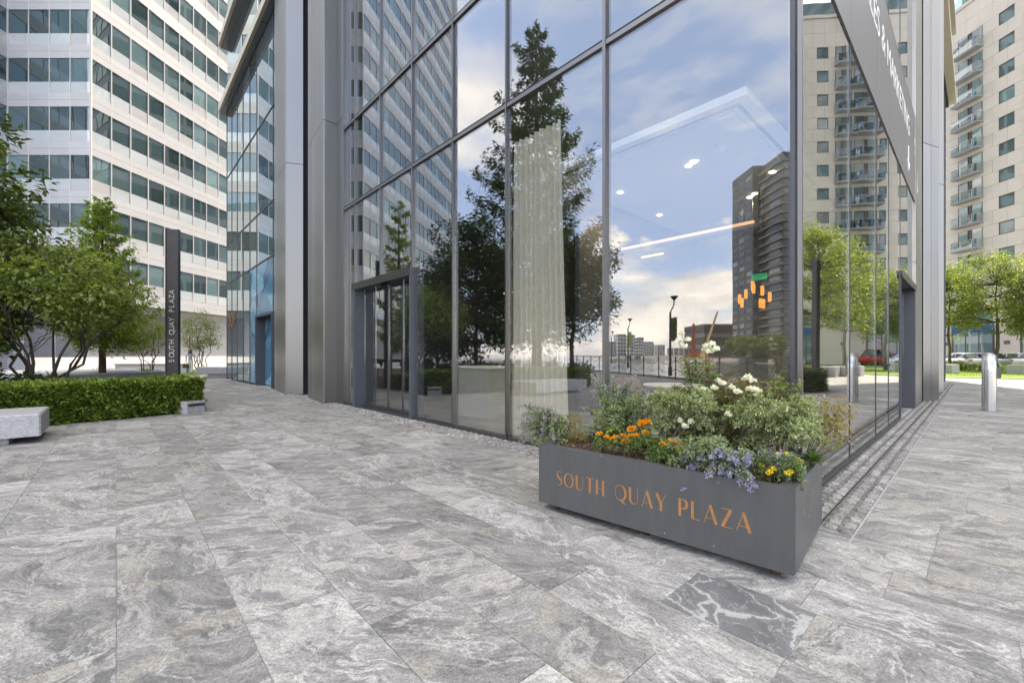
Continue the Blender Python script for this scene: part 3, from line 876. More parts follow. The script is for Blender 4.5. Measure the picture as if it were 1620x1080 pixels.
# right portal
rportal = thing('entrance_portal', PR(8.7, .1, 0), 'slate grey projecting door surround beside the right steel column', 'doorway')
rbox('jamb', 10.0, 10.2, -.22, .02, 0, 2.92, M['portal'], rportal)
rbox('jamb', 7.27, 7.33, -.22, .004, 0, 2.92, M['portal'], rportal)
rbox('lintel', 7.27, 10.2, -.22, .03, 2.92, 3.0, M['portal'], rportal)
rbox('lintel_lip', 7.26, 10.21, .032, .038, 2.86, 3.01, M['frame'], rportal)
d = rbox('door_leaf', 7.34, 9.98, -.2, -.18, .03, 2.9, M['glassR'], rportal)
# steel clad columns: faces of upright panels with narrow open joints
def clad(p0, p1, npan, m, zs=(0.0, 7.52, 14.3), th=.04):
    L_ = (p1 - p0).length; dr = (p1 - p0).normalized()
    for i in range(npan):
        a = p0 + dr * (L_ * i / npan + .007); c = p0 + dr * (L_ * (i + 1) / npan - .007)
        for j in range(len(zs) - 1):
            wall2('steel_panel', a, c, zs[j] + .008, zs[j + 1] - .008, th, m)
colB = [PL(12.62, .14), PL(10.72, .34), PL(10.75, .0), PL(10.22, .01)]
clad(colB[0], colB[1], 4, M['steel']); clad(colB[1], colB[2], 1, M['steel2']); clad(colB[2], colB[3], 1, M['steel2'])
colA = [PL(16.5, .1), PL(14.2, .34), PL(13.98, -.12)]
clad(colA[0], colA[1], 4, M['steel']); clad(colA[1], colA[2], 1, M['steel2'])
for pts in ([PL(12.6, .1), PL(10.74, .30), PL(10.77, -.04), PL(10.24, -.03), PL(10.24, -.5), PL(12.6, -.5)],
            [PL(16.45, .06), PL(14.22, .30), PL(14.02, -.12), PL(14.02, -.6), PL(16.45, -.6)]):
    b = MB(); b.prism([(p.x, p.y) for p in pts], 0, 14.28); b.build('column_core', M['dark'], tower)
lbox('column_recess', 12.62, 14.0, -.6, -.5, 0, 14.3, M['dark'])
colR = [PR(10.2, .0), PR(12.0, .0), PR(12.06, .02), PR(12.8, .30), PR(15.0, .12), PR(15.02, -.3), PR(16.0, -.05), PR(16.7, .26), PR(19.0, .1), PR(19.1, -.2)]
clad(colR[0], colR[1], 2, M['steel'], zs=(0, 2.0, 7.2, 14.3)) if False else None
for a, c, z0 in ((PR(10.215), PR(11.1), 0), (PR(11.1), PR(12.0), 0)):
    for z0, z1 in ((0.0, 3.6), (3.6, 7.17), (7.17, 14.3)):
        wall2('steel_panel', a + d2 * .004, c - d2 * .004, z0 + .006, z1 - .006, .04, M['steel'])
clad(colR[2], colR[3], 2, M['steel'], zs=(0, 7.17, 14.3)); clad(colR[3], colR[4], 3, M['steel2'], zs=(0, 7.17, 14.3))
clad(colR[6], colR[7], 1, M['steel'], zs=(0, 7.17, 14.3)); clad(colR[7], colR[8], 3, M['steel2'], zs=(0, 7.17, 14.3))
b = MB(); b.prism([(p.x, p.y) for p in (PR(10.2, -.06), PR(12.1, -.03), PR(12.8, .26), PR(15, .08), PR(15.04, -.06), PR(16, -.08), PR(16.7, .22), PR(19, .06), PR(19, -.6), PR(10.2, -.6))], 0, 14.28)
b.build('column_core', M['dark'], tower)
# panels from the columns to the far end of each front
for i in range(5):
    s0 = 19.1 + i * 1.56
    rbox('glass_pane', s0, s0 + 1.54, -.03, -.01, .05, 14.3, M['glassT'])
    rbox('mullion', s0 - .02, s0, -.06, .03, 0, 14.3, M['anod'])
# far part of the left front: panes, second doorway, blue printed panes
farS = [16.52, 17.2, 19.81, 21.1, 22.5, 23.85, 25.2, 26.55]
for i in range(len(farS) - 1):
    for r in range(4):
        z0, z1 = ZR[r], ZR[r + 1]
        if i == 1 and r == 0: z0 = 2.9
        if r == 0 and i in (1, 2): m = M['poster']
        else: m = M['glassT']
        lbox('printed_pane' if m is M['poster'] else 'glass_pane', farS[i] + .012, farS[i + 1] - .012, -.03, -.012, z0 + .02, z1 - .02, m)
    lbox('mullion', farS[i + 1] - .012, farS[i + 1] + .012, -.10, .01, 0, 14.3, M['anod'])
for z in ZR[1:]:
    lbox('transom', 16.52, 26.55, -.09, .012, z - .025, z + .025, M['anod'])
fportal = thing('entrance_portal', PL(18.5, .1, 0), 'dark door surround with blue printed door beyond the steel columns', 'doorway')
lbox('jamb', 19.74, 19.83, -.42, .06, 0, 2.86, M['portal'], fportal)
lbox('jamb', 17.18, 17.25, -.42, .06, 0, 2.86, M['portal'], fportal)
lbox('lintel', 17.18, 19.83, -.42, .06, 2.862, 2.95, M['portal'], fportal)
lbox('door_leaf', 17.27, 19.72, -.34, -.3, .03, 2.84, M['poster'], fportal)
# storeys above: glass bands, metal fins, unseen solid fill added to block the sun
ztop = 104
for k in range(25):
    z0 = 14.4 + k * 3.6
    lbox('storey_glass', 0.1, 26.6, -.10, -.04, z0 + .35, z0 + 3.6, M['glassT'])
    rbox('storey_glass', 0.1, 27.6, -.10, -.04, z0 + .35, z0 + 3.6, M['glassT'])
    for j, (a, c) in enumerate(((.05, 9), (9.03, 18), (18.03, 26.9))):
        lbox('sun_fin', a, c, -.10, .34, z0, z0 + .34, M['fin'])
        lbox('fin_gap', a + .01, c - .01, -.10, .22, z0 - .06, z0 - .004, M['anod'])
        rbox('sun_fin', a + .4, c + 1.0, -.10, .34, z0, z0 + .34, M['fin'])
b = MB(); b.prism([(p.x, p.y) for p in (PL(.15, -.1), PL(26.5, -.1), PL(26.5, -27.6), PL(.1, -27.6))], 14.2, ztop); b.build('tower_sun_block', M['dark'], tower)
b = MB(); b.prism([(p.x, p.y) for p in (PL(10.3, -.62), PL(26.5, -.62), PL(26.5, -27.5), PL(10.3, -27.5))], 0, 14.2)
b.prism([(p.x, p.y) for p in (PL(.5, -9.4), PL(10.29, -9.4), PL(10.29, -27.5), PL(.5, -27.5))], 0, 14.2); b.build('lower_core', M['iwalld'], tower)  # solid fill added so no sun leaks into the lobby from behind

# ---------------------------------------------------------------- lobby behind the glass
def room(name, s0, s1, i0, i1, z0, z1, m, parent=tower):       # i = distance inside the left front
    return lbox(name, s0, s1, -i1, -i0, z0, z1, m, parent)
room('lobby_floor', .12, 10.3, .13, 9.4, -.002, .012, M['ifloor'])
room('lobby_back_wall', .5, 10.28, 9.1, 9.3, .012, 7.3, M['iwall'])
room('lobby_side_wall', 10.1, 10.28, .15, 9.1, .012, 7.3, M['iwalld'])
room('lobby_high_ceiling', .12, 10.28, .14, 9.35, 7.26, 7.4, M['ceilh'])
ceil = room('ceiling_raft', 1.2, 6.4, 2.2, 9.0, 5.0, 5.12, M['ceil'])
room('raft_step', 1.5, 6.4, 2.5, 9.0, 4.93, 4.998, M['ceil'], ceil)
for a, c in (((1.35, 1.40), (2.35, 8.9)), ((1.35, 6.4), (2.35, 2.40))):
    room('shade_strip', a[0], a[1], c[0], c[1], 4.99, 4.999, M['dark'], ceil)  # near-black strips: the shade of the raft step is put into their colour
for s, i in ((2.6, 3.6), (2.75, 3.7), (2.4, 6.2), (2.55, 6.35), (4.4, 3.9), (1.9, 7.4), (4.6, 6.0), (1.75, 5.2)):
    b = MB(); p = PL(s, -i, 4.915); b.lathe([(.05, 0), (.05, .014)], p, 12); b.build('downlight', M['down'], ceil)
b = MB(); p = PL(2.0, -3.3, 4.80); b.lathe([(.02, -.02), (.09, .03), (.11, .09), (.11, .13)], p, 16); b.build('smoke_detector', M['white'], ceil, True)
room('cove_light', 1.6, 4.25, 3.70, 3.75, 3.58, 3.62, M['warm'])
room('cove_shelf', 1.55, 4.3, 3.752, 3.95, 3.52, 3.575, M['iwall'])
room('cove_light', 4.3, 4.9, 5.6, 5.66, 3.80, 3.84, M['warm'])
for s, i in ((2.67, 3.65), (2.47, 6.27), (4.4, 3.9)):                 # the light the lit downlights give
    la_d = bpy.data.lights.new('downlight_glow', 'SPOT'); la_d.energy = 70; la_d.spot_size = 2.2; la_d.spot_blend = .6; la_d.shadow_soft_size = .05; la_d.color = (1., .84, .62)
    place(bpy.data.objects.new('downlight_glow', la_d), Matrix.Translation(PL(s, -i, 4.84)), ceil)
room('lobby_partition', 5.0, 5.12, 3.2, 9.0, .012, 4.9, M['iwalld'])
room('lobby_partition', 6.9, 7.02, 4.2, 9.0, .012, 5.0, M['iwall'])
room('cove_light', 7.2, 9.6, 5.0, 5.06, 3.3, 3.34, M['warm'])
desk = thing('reception_desk', PL(6.2, -1.4, 0), 'pale block reception desk just inside the glass by the left doorway', 'desk')
room('desk_body', 5.55, 6.62, 1.05, 1.75, .012, 1.02, M['desk'], desk); room('desk_top', 5.5, 6.66, 1.0, 1.8, 1.022, 1.06, M['white'], desk)
tb = thing('cafe_table', PL(2.9, -3.4, 0), 'low round topped table behind the curtain edge inside the lobby', 'table')
b = MB(); b.lathe([(.55, .70), (.56, .72), (.55, .74)], PL(2.9, -3.4), 24); b.build('table_top', M['white'], tb)
b = MB(); b.lathe([(.28, .012), (.27, .03), (.04, .05), (.04, .70)], PL(2.9, -3.4), 16); b.build('pedestal', M['black'], tb)
def armchair(p, rz, label):
    t = thing('armchair', p, label, 'chair', rz=rz)
    def pb(nm, c, sz, m): 
        q = Matrix.Translation(p) @ Matrix.Rotation(rz, 4, 'Z') @ Vector(c)
        return box(nm, q, sz, rz, m, t)
    pb('seat', (0, 0, .40), (.62, .6, .14), M['wood']); pb('backrest', (0, .30, .66), (.64, .10, .42), M['wood'])
    for sx in (-.34, .34): pb('armrest', (sx, 0, .50), (.06, .6, .22), M['wood'])
    for sx in (-.26, .26):
        for sy in (-.25, .25): pb('leg', (sx, sy, .17), (.04, .04, .315), M['black'])
armchair(PL(3.3, -2.7, 0), 2.2, 'tan armchair nearest the curtain inside the lobby')
armchair(PL(2.0, -4.2, 0), -.6, 'tan armchair beyond the round table inside the lobby')
ch = thing('chandelier', PL(2.58, -6.6, 4.92), 'cluster of amber glass tube lamps hanging deep inside the lobby', 'chandelier')
for k in range(9):
    a = k * 2.4; r = .12 + .05 * (k % 3)
    p = PL(2.58, -6.6) + Vector((math.cos(a) * r * 1.6, math.sin(a) * r * 1.6, 2.4 + .12 * (k % 4)))
    b = MB(); b.lathe([(.035, 0), (.04, .16), (.035, .22)], p, 8); tbx = b.build('lamp_tube', M['amber'], ch)
    b = MB(); b.tube([p + Vector((0, 0, .22)), Vector((p.x, p.y, 4.92))], .004, 4); b.build('cable', M['black'], ch)
ex = thing('exit_sign', PL(2.25, -6, 3.2), 'small green glowing exit sign hanging inside the lobby', 'sign')
room('sign_box', 2.1, 2.4, 6.0, 6.04, 2.94, 3.08, M['exitg'], ex); room('hanger', 2.24, 2.26, 6.01, 6.03, 3.082, 4.93, M['black'], ex)
# curtain: wavy sheer cloth hanging just inside the glass
V = []; nu, nv = 90, 14
for j in range(nv + 1):
    z = .05 + (4.6 - .05) * j / nv
    t = j / nv
    for i in range(nu + 1):
        f = i / nu
        s = 2.94 - .16 * (1 - t) + f * (.98 + .18 * (1 - t))
        off = -.20 + .05 * math.sin(f * 56 + .6 * math.sin(f * 9)) * (.75 + .25 * (1 - t)) + .015 * math.sin(f * 13 + t * 3)
        V.append(PL(s, off, z))
fc = [(j * (nu + 1) + i, j * (nu + 1) + i + 1, (j + 1) * (nu + 1) + i + 1, (j + 1) * (nu + 1) + i) for j in range(nv) for i in range(nu)]
b = MB(); b.add(V, fc)
cu = b.build('curtain', M['curtain'], None, True)
tag(cu, 'tall sheer cream curtain hanging behind the glass', 'curtain')

# ---------------------------------------------------------------- sign band on the right front
sg = thing('sign_panel', PR(6.5, .03, 5.1), 'long grey sign band with white lettering high on the right glass front', 'sign')
for i in range(5):
    a, c = (.3, 2.17, 4.18, 5.6, 7.29)[i], (2.17, 4.18, 5.6, 7.29, 12.0)[i]
    rbox('sign_board', a + .004, c - .004, -.02, .004, 5.10, 7.17, M['signg'], sg)
def wtext(s, s0, z, size, m, parent, sx, off, org, dr, nn, sgn):
    def wid(tx):
        me_ = text_mesh('w', tx, size, 0); x_ = [v.co.x for v in me_.vertices]; bpy.data.meshes.remove(me_); return max(x_)
    full = wid(s)
    for i, ch_ in enumerate(s):
        if ch_ == ' ': continue
        me = text_mesh('letter', ch_, size, .002); me.materials.append(m)
        x1 = max(v.co.x for v in me.vertices)
        xo = (wid(s[:i + 1]) - x1) * sx
        o = bpy.data.objects.new('letter', me)
        Mx = Matrix.Translation(org(s0 + xo * sgn, off, z)) @ Matrix(((sgn * dr.x, 0, -nn.x, 0), (sgn * dr.y, 0, -nn.y, 0), (0, 1, 0, 0), (0, 0, 0, 1))) @ Matrix.Diagonal((sx, 1, 1, 1))
        place(o, Mx, parent)
wtext('SALES & MARKETING', 2.75, 6.25, .62, M['signw'], sg, 1.07, .006, PR, d2, nR, 1)
wtext('SUITE', 10.1, 6.25, .62, M['signw'], sg, 1., .006, PR, d2, nR, 1)
wtext('SQP', 26.0, 2.75, 1.05, M['copper'], tower, .95, .004, PL, d1, nL, -1)
for sA in (8.6, 10.6):
    b = MB()
    for p0, p1 in (((0, .55), (0, 0)), ((0, 0), (-.2, .22)), ((0, 0), (.2, .22))):
        b.tube([PR(sA + p0[0], .008, 5.4 + p0[1]), PR(sA + p1[0], .008, 5.4 + p1[1])], .016, 5)
    b.build('arrow', M['signw'], sg)

# ================================================================== LEFT OFFICE BLOCK (stepped plan)
KA = Vector((-33.9, 34.7, 0))
dB = Vector((.13, .9915, 0)).normalized(); dA = Vector((-1, 0, 0))
KC = KA + dA * 6.7
KD = KC - dB * 7.45
dD = Vector((-.994, -.11, 0)).normalized()
office = thing('office_block', KA + Vector((-6, 8, 0)), 'tall stepped office block with pale stone bands and dark ribbon windows behind the left trees', 'building')
WT0 = 25.15
floorsz = [WT0 + 3.9 * k for k in range(-4, 15)]
acc = {k: MB() for k in ('window', 'spandrel', 'stone', 'mullion')}
def face(p0, dr, nrm, length, cw, single):
    """single(cell, floor) -> True where the pieces are objects of their own"""
    nc = max(1, round(length / cw)); w = length / nc; a = ang(dr)
    for i in range(nc):
        c = p0 + dr * (w * (i + .5))
        for k, wt in enumerate(floorsz):
            pieces = (('window', 'window', 'winB', wt - 1.87, wt, -.06), ('spandrel', 'spandrel_panel', 'spand', wt - 2.78, wt - 1.885, -.03),
                      ('stone', 'stone_panel', 'stonew', wt - 3.33, wt - 2.80, .0), ('stone', 'stone_panel', 'stonew', wt - 3.885, wt - 3.345, .0))
            for key, nm, mm, z0, z1, o in pieces:
                q = c + nrm * (o - .05)
                sz = (w - .03, .10, z1 - z0)
                if single(i, k): box(nm, (q.x, q.y, (z0 + z1) / 2), sz, a, M[mm], office)
                else: acc[key].box((q.x, q.y, (z0 + z1) / 2), sz, a)
    zb, zt = floorsz[0] - 3.89, floorsz[-1]
    for i in range(nc + 1):
        q = p0 + dr * (w * i) + nrm * -.045
        box('mullion', (q.x, q.y, (zb + zt) / 2), (.06, .10, zt - zb), a, M['mullw'], office)
nB = Vector((dB.y, -dB.x, 0)); nA = Vector((0, -1, 0)); nD = Vector((-dD.y, dD.x, 0))
if nD.y > 0: nD = -nD
face(KA, dA, nA, 6.7, 1.67, lambda i, k: k <= 6)
face(KA, dB, nB, 36.8, 1.6, lambda i, k: i <= 9 and k <= 8)
face(KD, dB, nB, 7.45, 1.6, lambda i, k: False)
face(KD, dD, nD, 34.0, 1.6, lambda i, k: False)
for key, nm, mm in (('window', 'far_windows', 'winB'), ('spandrel', 'far_spandrel_panels', 'spand'), ('stone', 'far_stone_panels', 'stonew')):
    tag(acc[key].build(nm, M[mm], office), kind='stuff')
zb, zt = floorsz[0] - 3.9, floorsz[-1]
KBe = KA + dB * 36.8; KDe = KD + dD * 34
b = MB()
b.prism([(p.x, p.y) for p in (KA + Vector((-.14, .14, 0)), KBe + Vector((-.14, 0, 0)), KBe + Vector((-50, 0, 0)), KDe + Vector((0, 30, 0)), KDe + Vector((.1, .14, 0)), KD + Vector((-.14, .14, 0)), KC + Vector((-.14, .14, 0)))], zb - .1, zt + 1.2)
b.build('wall_core', M['stonej'], office)
b = MB()
b.prism([(p.x, p.y) for p in (KA + Vector((-1.1, 1.0, 0)), KBe + Vector((-1.1, 0, 0)), KBe + Vector((-50, 0, 0)), KDe + Vector((0, 30, 0)), KDe + Vector((0, 1.2, 0)), KD + Vector((-1.2, 1.0, 0)), KC + Vector((-1.2, 1.0, 0)))], 0, zb - .101)
b.build('base_wall', M['offbase'], office)
for i in range(4):
    p0 = KA + Vector((-1.1, 1.0, 0)) + dB * (1.2 + i * 2.9) + nB * .03
    c = p0 + dB * 1.35
    if i < 2: box('louvre_panel', (c.x, c.y, 3.0), (2.75, .06, 4.0), ang(dB), M['offdark'], office)
for i in range(2):
    c = KA + Vector((-1.1 - 1.6 - i * 2.6, .97, 2.9))
    box('louvre_panel', c, (2.3, .06, 4.4), 0, M['offdark'], office)
c = KA + Vector((-1.1, 1, 0)) + dB * 6 + nB * .04
box('plinth', (c.x, c.y, .55), (20, .10, 1.1), ang(dB), M['white'], office)

# ================================================================== BEIGE APARTMENT BLOCK ON THE RIGHT
dE = Vector((-.029, 1, 0)).normalized(); oE = Vector((56.05, 49, 0)); nE = Vector((-dE.y, dE.x, 0))
flats = thing('apartment_block', oE + Vector((6, 0, 0)), 'tall beige apartment block with grey balconies behind the parked cars', 'building')
def EP(t, off=0, z=0): return oE + dE * t + nE * off + Vector((0, 0, z))
def ebox(name, t0, t1, o0, o1, z0, z1, m, par=flats):
    return box(name, EP((t0 + t1) / 2, (o0 + o1) / 2, (z0 + z1) / 2), (t1 - t0, abs(o1 - o0), z1 - z0), ang(dE), m, par)
wt = [40.5 - 3 * k for k in range(12)]                 # window head of each storey
b = MB(); b.prism([(p.x, p.y) for p in (EP(-42, -.12), EP(7.0, -.12), EP(9.5, -2.0), EP(60, -14), EP(60, -40), EP(-42, -24))], 0, 44.2); b.build('wall_core', M['beigej'], flats)
b = MB(); b.prism([(p.x, p.y) for p in (EP(-40, -1.6), EP(6.0, -1.6), EP(8.5, -3.0), EP(50, -14), EP(50, -36), EP(-40, -22))], 44.2, 47.4); b.build('penthouse', M['winE'], flats)
ebox('parapet', -42, 7.1, -.25, .12, 44.2, 44.6, M['beige'])
cols_w = [(-40.3, -38.9), (-37, -35.5), (-27.4, -26.0), (-24.2, -22.8), (-19.4, -18.0), (-16.6, -15.1), (-12.7, -11.2), (-5.25, -4.4), (-3.05, -1.95), (-.89, .63)]
cols_b = [(-35, -32.9, .9), (-32.3, -29.2, 1.1), (-10.35, -8.5, .9), (-8.2, -5.5, 1.2), (2.3, 5.0, .9)]
openings = sorted([(a, c, 'w') for a, c in cols_w] + [(a, c, 'b') for a, c, _ in cols_b])
# cladding panels fill the wall between and above the openings
edges = [-42.]
for a, c, _ in openings: edges += [a, c]
edges.append(7.0)
acc_p = MB()
def panel(t0, t1, z0, z1, vis):
    n = max(1, round((t1 - t0) / 1.45)); w = (t1 - t0) / n
    for i in range(n):
        c = EP(t0 + w * (i + .5), -.04, (z0 + z1) / 2)
        sz = (w - .025, .09, z1 - z0 - .025)
        if vis: box('cladding_panel', c, sz, ang(dE), M['beige'], flats)
        else: acc_p.box(c, sz, ang(dE))
for k, zt_ in enumerate(wt):
    z_top = zt_; zw = zt_ - 1.44; zfl = zt_ - 3.0
    for i in range(0, len(edges) - 1, 2):
        panel(edges[i], edges[i + 1], zw, z_top, edges[i] > -6 and k < 12 and edges[i + 1] < 8)
    panel(-42, 7.0, zfl + .0, zw - .0, False)
panel(-42, 7.0, 40.5, 42.3, False); panel(-42, 7.0, 42.3, 44.15, False)
for k, zt_ in enumerate(wt):
    for a, c in cols_w:
        wo = ebox('window', a + .03, c - .03, -.14, -.09, zt_ - 1.41, zt_ - .03, M['winE'])
        for z0, z1 in ((zt_ - 1.44, zt_ - 1.37), (zt_ - .07, zt_)):
            ebox('frame', a, c, -.10, -.02, z0, z1, M['winframe'], wo)
        for t in (a + .03, c - .03):
            ebox('frame', t - .035, t + .035, -.095, -.025, zt_ - 1.37, zt_ - .07, M['winframe'], wo)
    for a, c, dp in cols_b:
        zf = zt_ - 2.35
        m_ = (a + c) / 2
        for t0, t1 in ((a + .05, m_ - .25), (m_ + .25, c - .05)):
            wo = ebox('balcony_door', t0, t1, -.06, .02, zf + .02, zt_ - .02, M['winE'])
            ebox('frame', t0 - .05, t0, -.05, .04, zf, zt_, M['winframe'], wo); ebox('frame', t1, t1 + .05, -.05, .04, zf, zt_, M['winframe'], wo)
        ba = ebox('balcony', a - .15, c + .15, 0.0, dp, zf - .2, zf - .02, M['balc'])
        ebox('balustrade', a - .12, c + .12, dp - .05, dp - .03, zf + .02, zf + .95, M['balglass'], ba)
        ebox('handrail', a - .15, c + .15, dp - .06, dp - .01, zf + .96, zf + 1.02, M['balc'], ba)
        for t in (a - .13, c + .13):
            ebox('side_rail', t - .015, t + .015, .02, dp - .06, zf + .96, zf + 1.01, M['balc'], ba)
            ebox('side_glass', t - .008, t + .008, .04, dp - .07, zf + .02, zf + .94, M['balglass'], ba)
tag(acc_p.build('far_cladding_panels', M['beige'], flats), kind='stuff')
# ground storeys: shop fronts under a blue fascia
for a, c in ((-40, -31), (-29.5, -20), (-18, -12.5), (-6.6, -1.6), (1.2, 5.6)):
    wo = ebox('shop_window', a, c, -.06, .03, .3, 4.0, M['winE'])
    n = max(2, round((c - a) / 1.5))
    for i in range(n + 1):
        t = a + (c - a) * i / n
        ebox('frame', t - .04, t + .04, -.02, .07, .1, 4.0, M['winframe'], wo)
    ebox('blue_fascia', a - .1, c + .1, .0, .14, 4.0, 4.85, M['blue'])
    wo = ebox('upper_shop_window', a, c, -.06, .03, 4.95, 6.4, M['winE'])
for t0, t1 in ((-42, -40.1), (-30.9, -29.6), (-19.9, -18.1), (-12.4, -6.8), (-1.4, 1.0), (5.8, 7)):
    panel_ = ebox('base_panel', t0, t1, -.1, .02, 0, 6.1, M['beige'])
    ebox('wall_plaque', (t0 + t1) / 2 - .3, (t0 + t1) / 2 + .3, .02, .04, 2.5, 2.9, M['signg'])

# ================================================================== THINGS SEEN MIRRORED IN THE GLASS (they stand behind and left of the camera)
def tower_block(name, label, px0, px1, py_top, Y, m_wall, m_win, floors, cols, depth, slab=None):
    c0, c1 = mL(px0, Y), mL(px1, Y)
    ht = zat(py_top, Y)
    dr = (c1 - c0).normalized(); L_ = (c1 - c0).length
    ctr = (c0 + c1) / 2
    back = Vector((dr.y, -dr.x, 0))
    if back.dot(ctr) < 0: back = -back
    t = thing(name, ctr, label, 'building')
    b = MB(); q = ctr + back * (depth / 2); b.box((q.x, q.y, ht / 2), (L_, depth, ht), ang(dr)); b.build('wall', m_wall, t)
    wins = MB(); sl = MB()
    for k in range(floors):
        z0 = ht * (k + .25) / floors; z1 = ht * (k + .85) / floors
        for i in range(cols):
            q = c0 + dr * (L_ * (i + .5) / cols) - back * .05
            wins.box((q.x, q.y, (z0 + z1) / 2), (L_ / cols * .72, .12, z1 - z0), ang(dr))
        for sgn, e in ((-1, c0), (1, c1)):
            for i in range(max(2, cols // 2)):
                q = e + back * (depth * (i + .5) / max(2, cols // 2)) + dr * sgn * .05
                wins.box((q.x, q.y, (z0 + z1) / 2), (.12, depth / max(2, cols // 2) * .72, z1 - z0), ang(dr))
        if slab:
            q = ctr + back * (depth / 2)
            sl.box((q.x, q.y, ht * k / floors), (L_ + 1.6, depth + 1.6, .35), ang(dr))
    tag(wins.build('far_windows', m_win, t), kind='stuff')
    if slab: tag(sl.build('balcony_slabs', slab, t), kind='stuff')
    return t
tower_block('apartment_tower', 'dark residential tower with stacked balcony edges across the dock, mirrored in the glass', 1191, 1236, 262, 150, M['dtower'], M['winD'], 26, 6, 14)
tower_block('apartment_tower', 'dark balconied tower nearest the glass corner in the mirrored view', 1238, 1300, 240, 138, M['dtower'], M['winD'], 24, 5, 16, M['dtowerl'])
tower_block('warehouse', 'long brown ribbed low block across the dock, mirrored in the glass', 1114, 1196, 512, 175, M['midb'], M['dtower'], 3, 22, 20)
tower_block('office_tower', 'slim grey tower beside the stepped office block in the mirrored view', 676, 696, 100, 130, M['greyt'], M['winD'], 30, 6, 14)
tower_block('office_building', 'low white block under the slim grey tower in the mirrored view', 690, 716, 424, 75, M['white'], M['winD'], 4, 3, 10)
sky_l = [(962, 975, 540, 'pale'), (977, 990, 528, 'squat'), (996, 1004, 529, 'narrow'), (1010, 1018, 533, 'stubby'), (1022, 1034, 540, 'broad low'), (1040, 1052, 545, 'lowest'), (1066, 1090, 550, 'long low')]
for k, (a, c, y, w_) in enumerate(sky_l):
    tower_block('distant_building', '%s hazy grey building on the mirrored skyline across the dock' % w_, a, c, y, 330 + 20 * (k % 3), M['greyt'], M['winD'], 6, 3, 14)
def plain_tower(name, label, c, sx, sy, ht, rz, m_wall, m_win, floors, cols):
    t = thing(name, c, label, 'building', rz=rz)
    b = MB(); b.box((c.x, c.y, ht / 2), (sx, sy, ht), rz); b.build('wall', m_wall, t)
    wins = MB(); ux = Vector((math.cos(rz), math.sin(rz), 0)); uy = Vector((-ux.y, ux.x, 0))
    for k in range(floors):
        for i in range(cols):
            for s_ in (-1, 1):
                q = c + ux * (sx * ((i + .5) / cols - .5)) + uy * (s_ * (sy / 2 + .03)); wins.box((q.x, q.y, ht * (k + .55) / floors), (sx / cols * .8, .14, ht / floors * .6), rz)
                q = c + uy * (sy * ((i + .5) / cols - .5)) + ux * (s_ * (sx / 2 + .03)); wins.box((q.x, q.y, ht * (k + .55) / floors), (.14, sy / cols * .8, ht / floors * .6), rz)
    tag(wins.build('far_windows', m_win, t), kind='stuff')
plain_tower('office_tower', 'dark high rise hidden behind the glass building, mirrored in the left office windows', Vector((14, 78, 0)), 34, 30, 96, .3, M['greyt'], M['winD'], 26, 12)
def crane(px, py_top, Y, m, label, lean):
    p = mL(px, Y); ht = zat(py_top, Y)
    t = thing('crane', p, label, 'crane')
    b = MB()
    top = Vector((p.x, p.y, ht)) + d1 * lean
    for o in (Vector((.6, 0, 0)), Vector((-.6, 0, 0)), Vector((0, .6, 0))): b.tube([p + o + Vector((0, 0, .5)), top + o * .4], .16, 5)
    for k in range(12):
        f0, f1 = k / 12, (k + 1) / 12
        A = p.lerp(top, f0) + Vector((.6, 0, .5)) * (1 - .6 * f0); B_ = p.lerp(top, f1) + Vector((-.6, 0, .5)) * (1 - .6 * f1)
        b.tube([A, B_], .09, 4)
    b.build('mast', m, t)
    b = MB(); b.box((p.x, p.y, 1.2), (3, 3, 1.6), .3); b.build('cab', m, t)
crane(1098, 512, 120, M['orangecrane'], 'rust red upright crane on the far bank in the mirrored view', 0)
crane(1112, 494, 150, M['yellowcrane'], 'leaning yellow lattice crane jib on the far bank in the mirrored view', -5)

# dockside railing: posts joined by two hanging chains
rail = thing('chain_railing', Q0 + qn * .45, 'black dockside railing of posts and looping chains along the quay', 'railing')
posts = [Q0 + qn * .45 + qd * (-9 + 1.75 * k) for k in range(26)]
pmesh = MB(); pmesh.lathe([(.06, 0), (.06, .05), (.032, .07), (.03, 1.08), (.05, 1.10), (.055, 1.15), (.03, 1.19)], (0, 0, 0), 10)
pme = bpy.data.meshes.new('post_shape'); pme.from_pydata(pmesh.V, [], pmesh.T); pme.materials.append(M['black'])
for p in posts: place(bpy.data.objects.new('post', pme), Matrix.Translation(p), rail)
for a, c in zip(posts[:-1], posts[1:]):
    for z, sag in ((1.02, .24), (.55, .2)):
        b = MB()
        b.tube([a.lerp(c, i / 8) + Vector((0, 0, z - sag * (1 - (2 * i / 8 - 1) ** 2))) for i in range(9)], .016, 5)
        b.build('chain', M['black'], rail)
